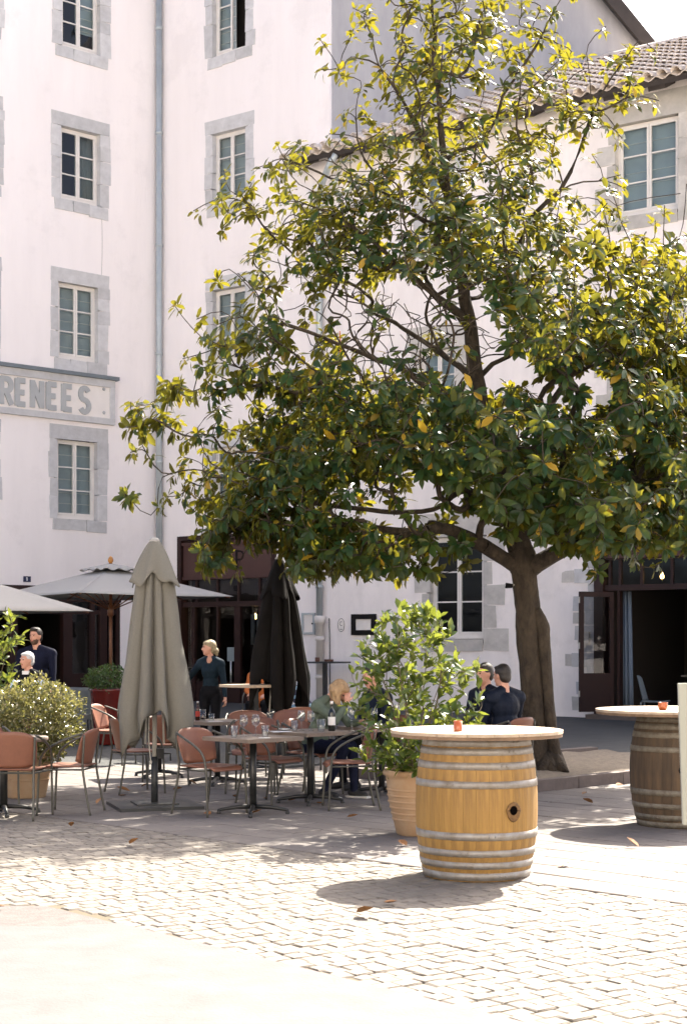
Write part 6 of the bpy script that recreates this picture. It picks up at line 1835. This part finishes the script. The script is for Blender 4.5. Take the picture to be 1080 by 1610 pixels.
while len(clusters) < 235 and tries < 26000:
    tries += 1
    py = r_.uniform(-70, 890)
    lo, hi = env(py); lo += 28 + (34 if py < 480 else 0); hi -= 25; ax = axis_px(py)
    # more clusters where the crown is wide
    if r_.random() > (hi - lo) / 1000 + 0.06: continue
    th = r_.uniform(0, 2 * PI); q = math.sqrt(r_.uniform(0.22, 0.95))
    ex = math.cos(th) * q
    px = ax + ex * ((hi - ax) if ex > 0 else (ax - lo)) * 0.95
    rd = 0.5 * (hi - lo) / F_PX * TY * 0.80
    dy = math.sin(th) * q * min(rd, 3.3); dy *= 0.78 if dy > 0 else 1.0
    # open heart of the crown, seen from the front, and clear trunk below
    if any(((px - vx) / vw) ** 2 + ((py - vy) / vh) ** 2 < 1 and r_.random() < vp for vx, vy, vw, vh, vp in VOIDS): continue
    if py > 835 and 640 < px < 1000 and dy < 2.5 and not (850 < px and py < 868): continue
    if py > 835 and dy < -2: continue
    if py > 790 and px < 330: continue
    if py > 830 and r_.random() < .55: continue
    p = tp_(px, py, TY + dy)
    if any(np.linalg.norm(p - c[0]) < 0.46 for c in clusters): continue
    clusters.append((p, 0, 1.0))
for px, py, dy in ((345, 878, -.6), (310, 865, -.3), (285, 712, -.1), (310, 660, .1), (305, 765, -.2), (325, 610, 0), (345, 560, .1), (300, 690, -.4), (345, 650, -.5), (325, 795, -.2), (335, 775, .2), (305, 735, -.3), (350, 735, -.6), (380, 790, -.7), (430, 790, -.9), (360, 690, .1), (400, 735, -.5), (330, 640, -.2), (380, 620, -.4), (440, 700, -.9), (340, 850, -.5), (375, 835, -.3), (470, 760, -1.2), (330, 875, -.4), (520, 840, -1.1), (430, 600, -.5), (470, 870, -.5), (520, 890, -.8), (560, 880, -1), (600, 870, -1), (660, 870, -.8), (740, 895, -.6), (690, 905, -.7), (700, 880, -.7), (560, 905, -.9), (590, 900, -.9), (870, 870, -.8), (905, 850, -1), (960, 850, -1.2), (1010, 845, -1.3), (1060, 820, -1.5), (1090, 780, -1), (430, 845, -.4), (385, 850, -.3), (640, 845, .4), (560, 850, .6), (500, 830, .3),
                   (450, 240, .1), (470, 232, .3), (375, 345, 0), (400, 330, .2), (990, 85, 0), (975, 110, 0), (930, 180, .1), (860, 30, 0), (880, 90, 0), (560, 80, 0), (590, 140, 0), (620, 30, 0), (655, 0, 0), (720, 20, 0), (760, 10, 0), (800, 60, 0), (740, 100, .2), (650, 100, .2), (700, 60, -.2), (690, 160, -.2), (640, 210, 0), (760, 180, 0), (580, 200, 0), (620, 270, 0), (560, 270, .2), (820, 200, 0), (850, 230, .2), (890, 150, 0), (780, 260, 0), (700, 250, -.3), (690, 325, -.4)):
    add_cluster(px, py, dy, 0)
rosettes = []; rdir = []
axc = [np.array(tp_(axis_px(py), py)) for py in (0, 100, 200, 300, 400, 500, 600, 700, 800)]
for c, _, s in clusters:
    zc = c[2]
    low = zc < 6.0
    sparse = zc > 7.1
    n = r_.randint(5, 8) if sparse else (r_.randint(15, 22) if low else r_.randint(13, 19))
    sx, sz = (0.30, 0.24) if sparse else (0.40, 0.24)
    for _k in range(n):
        d = np.array([r_.gauss(0, sx), r_.gauss(0, sx), r_.gauss(0, sz)])
        rosettes.append(c + np.clip(d, -.8, .8))
rosettes = np.array(rosettes)
# keep a clear gap round the trunk under the crown
prj = np.stack([rosettes[:, 0] / rosettes[:, 1] * F_PX + CX, HY - (rosettes[:, 2] - EYE) / rosettes[:, 1] * F_PX], 1)
bad = (rosettes[:, 2] < 3.0) & (np.abs(rosettes[:, 0] - 2.1) < .55) & (np.abs(rosettes[:, 1] - TY) < .6)
bad |= rosettes[:, 2] < 2.45
vis_void = np.zeros(len(rosettes), bool)
for vx, vy, vw, vh, vp in VOIDS[:6]:
    vis_void |= (((prj[:, 0] - vx) / (vw * .88)) ** 2 + ((prj[:, 1] - vy) / (vh * .88)) ** 2 < 1) & (RNG.random(len(rosettes)) < vp * .80)
bad |= vis_void
dropz = RNG.random(len(rosettes))
sd_ = np.array(sdir)
for bx_, by_, bz_, br_ in ((-3.25, 16.35, 0.95, .62), (-2.7, 14.9, .6, .35)):          # gaps through which the sun reaches the bush and the chair at left
    rel = rosettes - np.array([bx_, by_, bz_]); tt = rel @ sd_
    bad |= (np.linalg.norm(rel - tt[:, None] * sd_, axis=1) < br_) & (tt > 0)
bad |= (prj[:, 0] > 742) & (prj[:, 0] < 862) & (prj[:, 1] > 846)
bad |= (prj[:, 0] > 640) & (prj[:, 0] < 742) & (prj[:, 1] > 868) & (dropz < .75)
bad |= (prj[:, 0] > 862) & (prj[:, 1] > 862) & (dropz < .8)
bad |= (prj[:, 0] > 352) & (prj[:, 0] < 445) & (prj[:, 1] > 840) & (dropz < .9)
bad |= (prj[:, 0] < 300) & (prj[:, 1] > 800)
bad |= (prj[:, 0] < 360) & (prj[:, 1] > 895)
rosettes = rosettes[~bad]
bare = []                                               # leafless twigs through the open heart of the crown
for _ in range(330):
    px, py = (r_.gauss(630, 95), r_.gauss(515, 60)) if r_.random() < .6 else (r_.uniform(420, 1080), r_.uniform(280, 830))
    if py > 850: continue
    bare.append(tp_(px, py, TY + r_.gauss(-.2, 1.2)))
nr_ = len(rosettes)
nodes, par, tip = skeleton(sc_pts, sc_par, np.concatenate([rosettes, np.array(bare)]), 0.30)
rad = pipe_radii(nodes, par, 0.0058, 2.0)
k0 = 0.165 / rad[1]
ramp = lambda r: r * (1 + (k0 - 1) * np.clip((r - .006) / (rad[1] - .006), 0, 1))
rad = ramp(rad)
ns = len(SC)
branch_mesh('branches', nodes, par, rad, 'bark', tree, 1, 6, 0.16, seed=3)
# leaves radiate from the twig tips
P, Dv, Nv, S = [], [], [], []
tr_out = rosettes - np.stack([np.full(len(rosettes), 1.75), np.full(len(rosettes), TY), rosettes[:, 2]], 1)
for i, c in enumerate(rosettes):
    q = nodes[tip[i]] - nodes[par[tip[i]]]; q = q / max(1e-6, np.linalg.norm(q))
    out = tr_out[i] / max(.5, np.linalg.norm(tr_out[i]))
    axs = q * 0.5 + out * 0.35 + np.array([0, 0, 0.55 if c[2] > 6 else 0.25]); axs /= np.linalg.norm(axs)
    h = np.array([0.3, 0.2, 1.0]) if abs(axs[2]) < .8 else np.array([1.0, .2, 0]); e1 = np.cross(axs, h); e1 /= np.linalg.norm(e1); e2 = np.cross(axs, e1)
    n = r_.randint(7, 10) if c[2] > 7 else r_.randint(9, 13)
    ph = r_.uniform(0, 6.28)
    for k in range(n):
        a = ph + k * 2.4 + r_.uniform(-.3, .3)
        el = r_.uniform(-0.35, 0.75)
        dd = (e1 * math.cos(a) + e2 * math.sin(a)) * math.cos(el) + axs * math.sin(el)
        dd = dd + np.array([0, 0, -0.22 - (0.25 if c[2] < 5 else 0)])
        dd /= np.linalg.norm(dd)
        P.append(c - axs * r_.uniform(0, 0.10) + dd * .02); Dv.append(dd)
        nn_ = axs + np.array([r_.gauss(0, .35), r_.gauss(0, .35), r_.gauss(0, .25) + .3]); Nv.append(nn_)
        S.append(r_.uniform(0.078, 0.165) * (1.0 if c[2] > 6.5 else 1.15))
P, Dv, Nv, S = map(np.array, (P, Dv, Nv, S))
face = np.abs(np.einsum('ij,ij->i', Nv / np.linalg.norm(Nv, axis=1, keepdims=True), np.array([[0, -1.0, 0.15]])))
pxs = P[:, 0] / P[:, 1] * F_PX + CX; pys = HY - (P[:, 2] - EYE) / P[:, 1] * F_PX
lo_hi = (pxs > 5) & (pxs < 1075) & (pys > 5)
make_leaves(tree, P, Dv, Nv, S, 'mleaf', 1.12, 300, key=(S / P[:, 1] * (0.4 + 0.6 * face) * np.where(P[:, 1] < TY - .3, 1.0, .6)) * lo_hi)
# the little black camera-like knob on a twig and the red cord in the crown
p = tp_(800, 921, TY - .05)
t = thing('bird_feeder', 'small black box on a short twig stub on the left of the trunk', 'box', tuple(p))
b = MB(); b.box((0, 0, 0), (.085, .07, .055), None, 0, .008); b.build('feeder_body', M['black'], t)
b = MB(); b.tube([(.03, 0, 0), (.10, .0, .02), (.2, .03, .01)], .012, 6); b.build('bracket', M['polewhite'], t)
p0 = tp_(534, 520, TY - .5); b = MB(); b.tube(catmull([p0, p0 + np.array([.01, 0, -.2]), p0 + np.array([-.005, .01, -.45])], 4), .007, 5); tag(b.build('hanging_cord', M['orange'], None), 'thin orange cord hanging down inside the open middle of the crown', 'cord')

# ---- shrubs
def shrub(name, label, px, y, z0, stems, spread, height, ntip, leafsize, m, singles, leaves_per, seed, tilt=0.0, zmin=0.0, wsc=1.0, envf=None):
    p = at(px, y); t = thing(name, label, 'plant', (p.x, p.y, gz(y) + z0))
    rr = random.Random(seed); tips = []
    while len(tips) < ntip:
        a = rr.uniform(0, 6.28); q = math.sqrt(rr.random()); z = rr.uniform(zmin, height)
        w = envf(z / height) if envf else spread
        if q * w < 0.0: continue
        tips.append(np.array([q * w * math.cos(a) + tilt * z, q * w * math.sin(a), z]))
    roots = [np.array([0, 0, -0.08])]; rp = [-1]
    for k in range(stems):
        a = 2 * PI * k / stems + rr.uniform(-.3, .3); d = np.array([math.cos(a), math.sin(a), 0])
        b0 = len(roots); last = 0
        for j in range(1, 4):
            zz_ = height * .2 * j
            roots.append(d * (0.03 + (envf(min(1, zz_ / height)) if envf else spread) * .14 * j * rr.uniform(.7, 1.2)) + np.array([tilt * zz_, 0, zz_])); rp.append(last); last = len(roots) - 1
    nd, pr, tp2 = skeleton(roots, rp, tips, 0.5)
    ra = pipe_radii(nd, pr, 0.0022, 2.5); ra = np.minimum(ra, 0.016)
    branch_mesh('stems', nd, pr, ra, 'twig', t, 1, 5, 0.12, seed=seed)
    P, Dv, Nv, S = [], [], [], []
    for i, c in enumerate(tips):
        q = nd[tp2[i]] - nd[pr[tp2[i]]]; L = max(1e-5, np.linalg.norm(q)); q = q / L
        for k in range(leaves_per):
            base_ = c - q * rr.uniform(0, min(L, .22))
            d = np.array([rr.gauss(0, 1), rr.gauss(0, 1), rr.gauss(.35, .7)]); d /= np.linalg.norm(d); d = d + q * .8
            P.append(base_); Dv.append(d); Nv.append(np.array([rr.gauss(0, .6), rr.gauss(0, .6), 1])); S.append(rr.uniform(*leafsize))
    P, Dv, Nv, S = map(np.array, (P, Dv, Nv, S))
    make_leaves(t, P, Dv, Nv, S, m, wsc, singles)
    return t
def env_pot(k): return 0.56 * math.sin(PI * min(1, 0.16 + k * 0.80)) ** 0.8 + 0.05
shrub('potted_shrub', 'tall loose yellow-green shrub in the ringed terracotta pot beside the barrel', 652, 13.15, 0.52, 7, .5, 1.42, 270, (.070, .120), 'pleaf', 300, 7, 5, -0.02, 0.0, 1.15, env_pot)
shrub('potted_shrub', 'bright leafy oleander cut off by the left edge above the round bush', -22, 17.6, 0.46, 5, .45, 1.55, 110, (.08, .15), 'pleaf', 200, 6, 8, 0.0, 0.2, 0.85, lambda k: .25 + .22 * k)
# low side shoots of the potted shrub drooping over the chair and the rim
def round_bush(name, label, px, y, z0, rx, rz, n, size, m, seed, flat=0.55):
    p = at(px, y); t = thing(name, label, 'plant', (p.x, p.y, gz(y) + z0))
    rr = np.random.default_rng(seed)
    # lumpy ellipsoid shell filled with leaves, on a knot of stems
    d = rr.normal(size=(n, 3)); d /= np.linalg.norm(d, axis=1, keepdims=True)
    lump = 1 + 0.10 * np.sin(d[:, 0] * 7 + 1) * np.sin(d[:, 1] * 6) + 0.09 * np.sin(d[:, 2] * 8 + d[:, 0] * 5) + 0.05 * np.sin(d[:, 0] * 17 + d[:, 2] * 13)
    q = (1 - rr.random(n) ** 1.6 * flat) * lump
    P = d * q[:, None] * np.array([rx, rx, rz]) + np.array([0, 0, rz * .9])
    keep = P[:, 2] > -rz * 0.15
    P, d = P[keep], d[keep]
    Dv = d + rr.normal(size=P.shape) * .8 + np.array([0, 0, .2]); Nv = d + rr.normal(size=P.shape) * .7 + np.array([0, 0, .5])
    S = rr.uniform(*size, len(P))
    roots = [np.array([0, 0, -.1]), np.array([0, 0, .05])]
    tips = P[rr.integers(0, len(P), 140)]
    nd, pr, tp2 = skeleton(roots, [-1, 0], tips, .4)
    branch_mesh('stems', nd, pr, np.minimum(pipe_radii(nd, pr, .0022), .02), 'twig', t, 1, 4, .1, seed=seed)
    make_leaves(t, P, Dv, Nv, S, m, 1.1, 0)
round_bush('round_bush', 'round pale green bush at left, in front of the silver haired man', 52, 16.35, 0.40, 0.50, 0.44, 9000, (.030, .058), 'bleaf', 4)
round_bush('clipped_bush', 'small dark green bush in the red planter', 169, 24.3, 0.80, 0.36, 0.22, 1800, (.035, .065), 'dleaf', 6)

# ---- fallen leaves
LV = [(203, 1331, 'lone brown leaf on the sunlit cobbles at left'), (603, 1424, 'yellow brown leaf at the front rim of the golden barrel shadow'), (1005, 1336, 'upright curled leaf just in front of the weathered barrel shadow'), (880, 1367, 'pale leaf on the sunlit paving right of the golden barrel'),
 (545, 1288, 'brown leaf in front of the chair under the potted shrub'), (372, 1257, 'brown leaf behind the base of the front drinks table'), (418, 1258, 'leaf right of the base of the front drinks table'), (152, 1267, 'leaf behind the profile chair at left'),
 (222, 1240, 'dark leaf under the tan chair behind the parasol'), (205, 1247, 'curled leaf left of the parasol base plate'), (186, 1254, 'flat leaf furthest left of the parasol base plate'), (272, 1244, 'leaf right behind the parasol pole'), (310, 1236, 'leaf under the chair right of the taupe parasol'),
 (452, 1262, 'leaf between the feet of the two drinks tables'), (580, 1243, 'leaf under the chair beside the terracotta pot'), (698, 1286, 'leaf behind the golden barrel'), (915, 1252, 'leaf before the kerb of the planting bed, nearest the golden barrel'), (968, 1236, 'leaf close under the kerb beside the weathered barrel'),
 (932, 1266, 'leaf in the dappled shade between the two barrels'), (8, 1430, 'small leaf on the worn asphalt patch at the left edge'), (560, 1440, 'tiny leaf in front of the barrel shadow on the cobbles'), (390, 1283, 'leaf at the front foot of the front drinks table'), (332, 1284, 'leaf at the front leg of the chair right of the parasol'), (640, 1334, 'leaf at the foot of the ringed pot'), (112, 1303, 'leaf at the feet of the front left chairs'), (512, 1266, 'leaf by the shoes of the blond woman')]
rl = random.Random(9)
vt, _ = leaf_template(.55, -.25, .5)
dme = bpy.data.meshes.new('fallen_leaf'); dme.from_pydata([tuple(v) for v in vt], [], [tuple(int(i) for i in t) for t in LT]); dme.materials.append(M['deadleaf']); dme.update()
for a, b_, lab in LV:
    p = gnd(a, b_); s_ = rl.uniform(.10, .16)
    o = link('fallen_leaf', dme, None, (p.x, p.y, 0.018 + gz(p.y)), (rl.uniform(-.35, .35), rl.uniform(-.3, .3), rl.uniform(0, 6.28))); o.scale = (s_, s_, s_)
    tag(o, lab, 'leaf', 'fallen leaves')
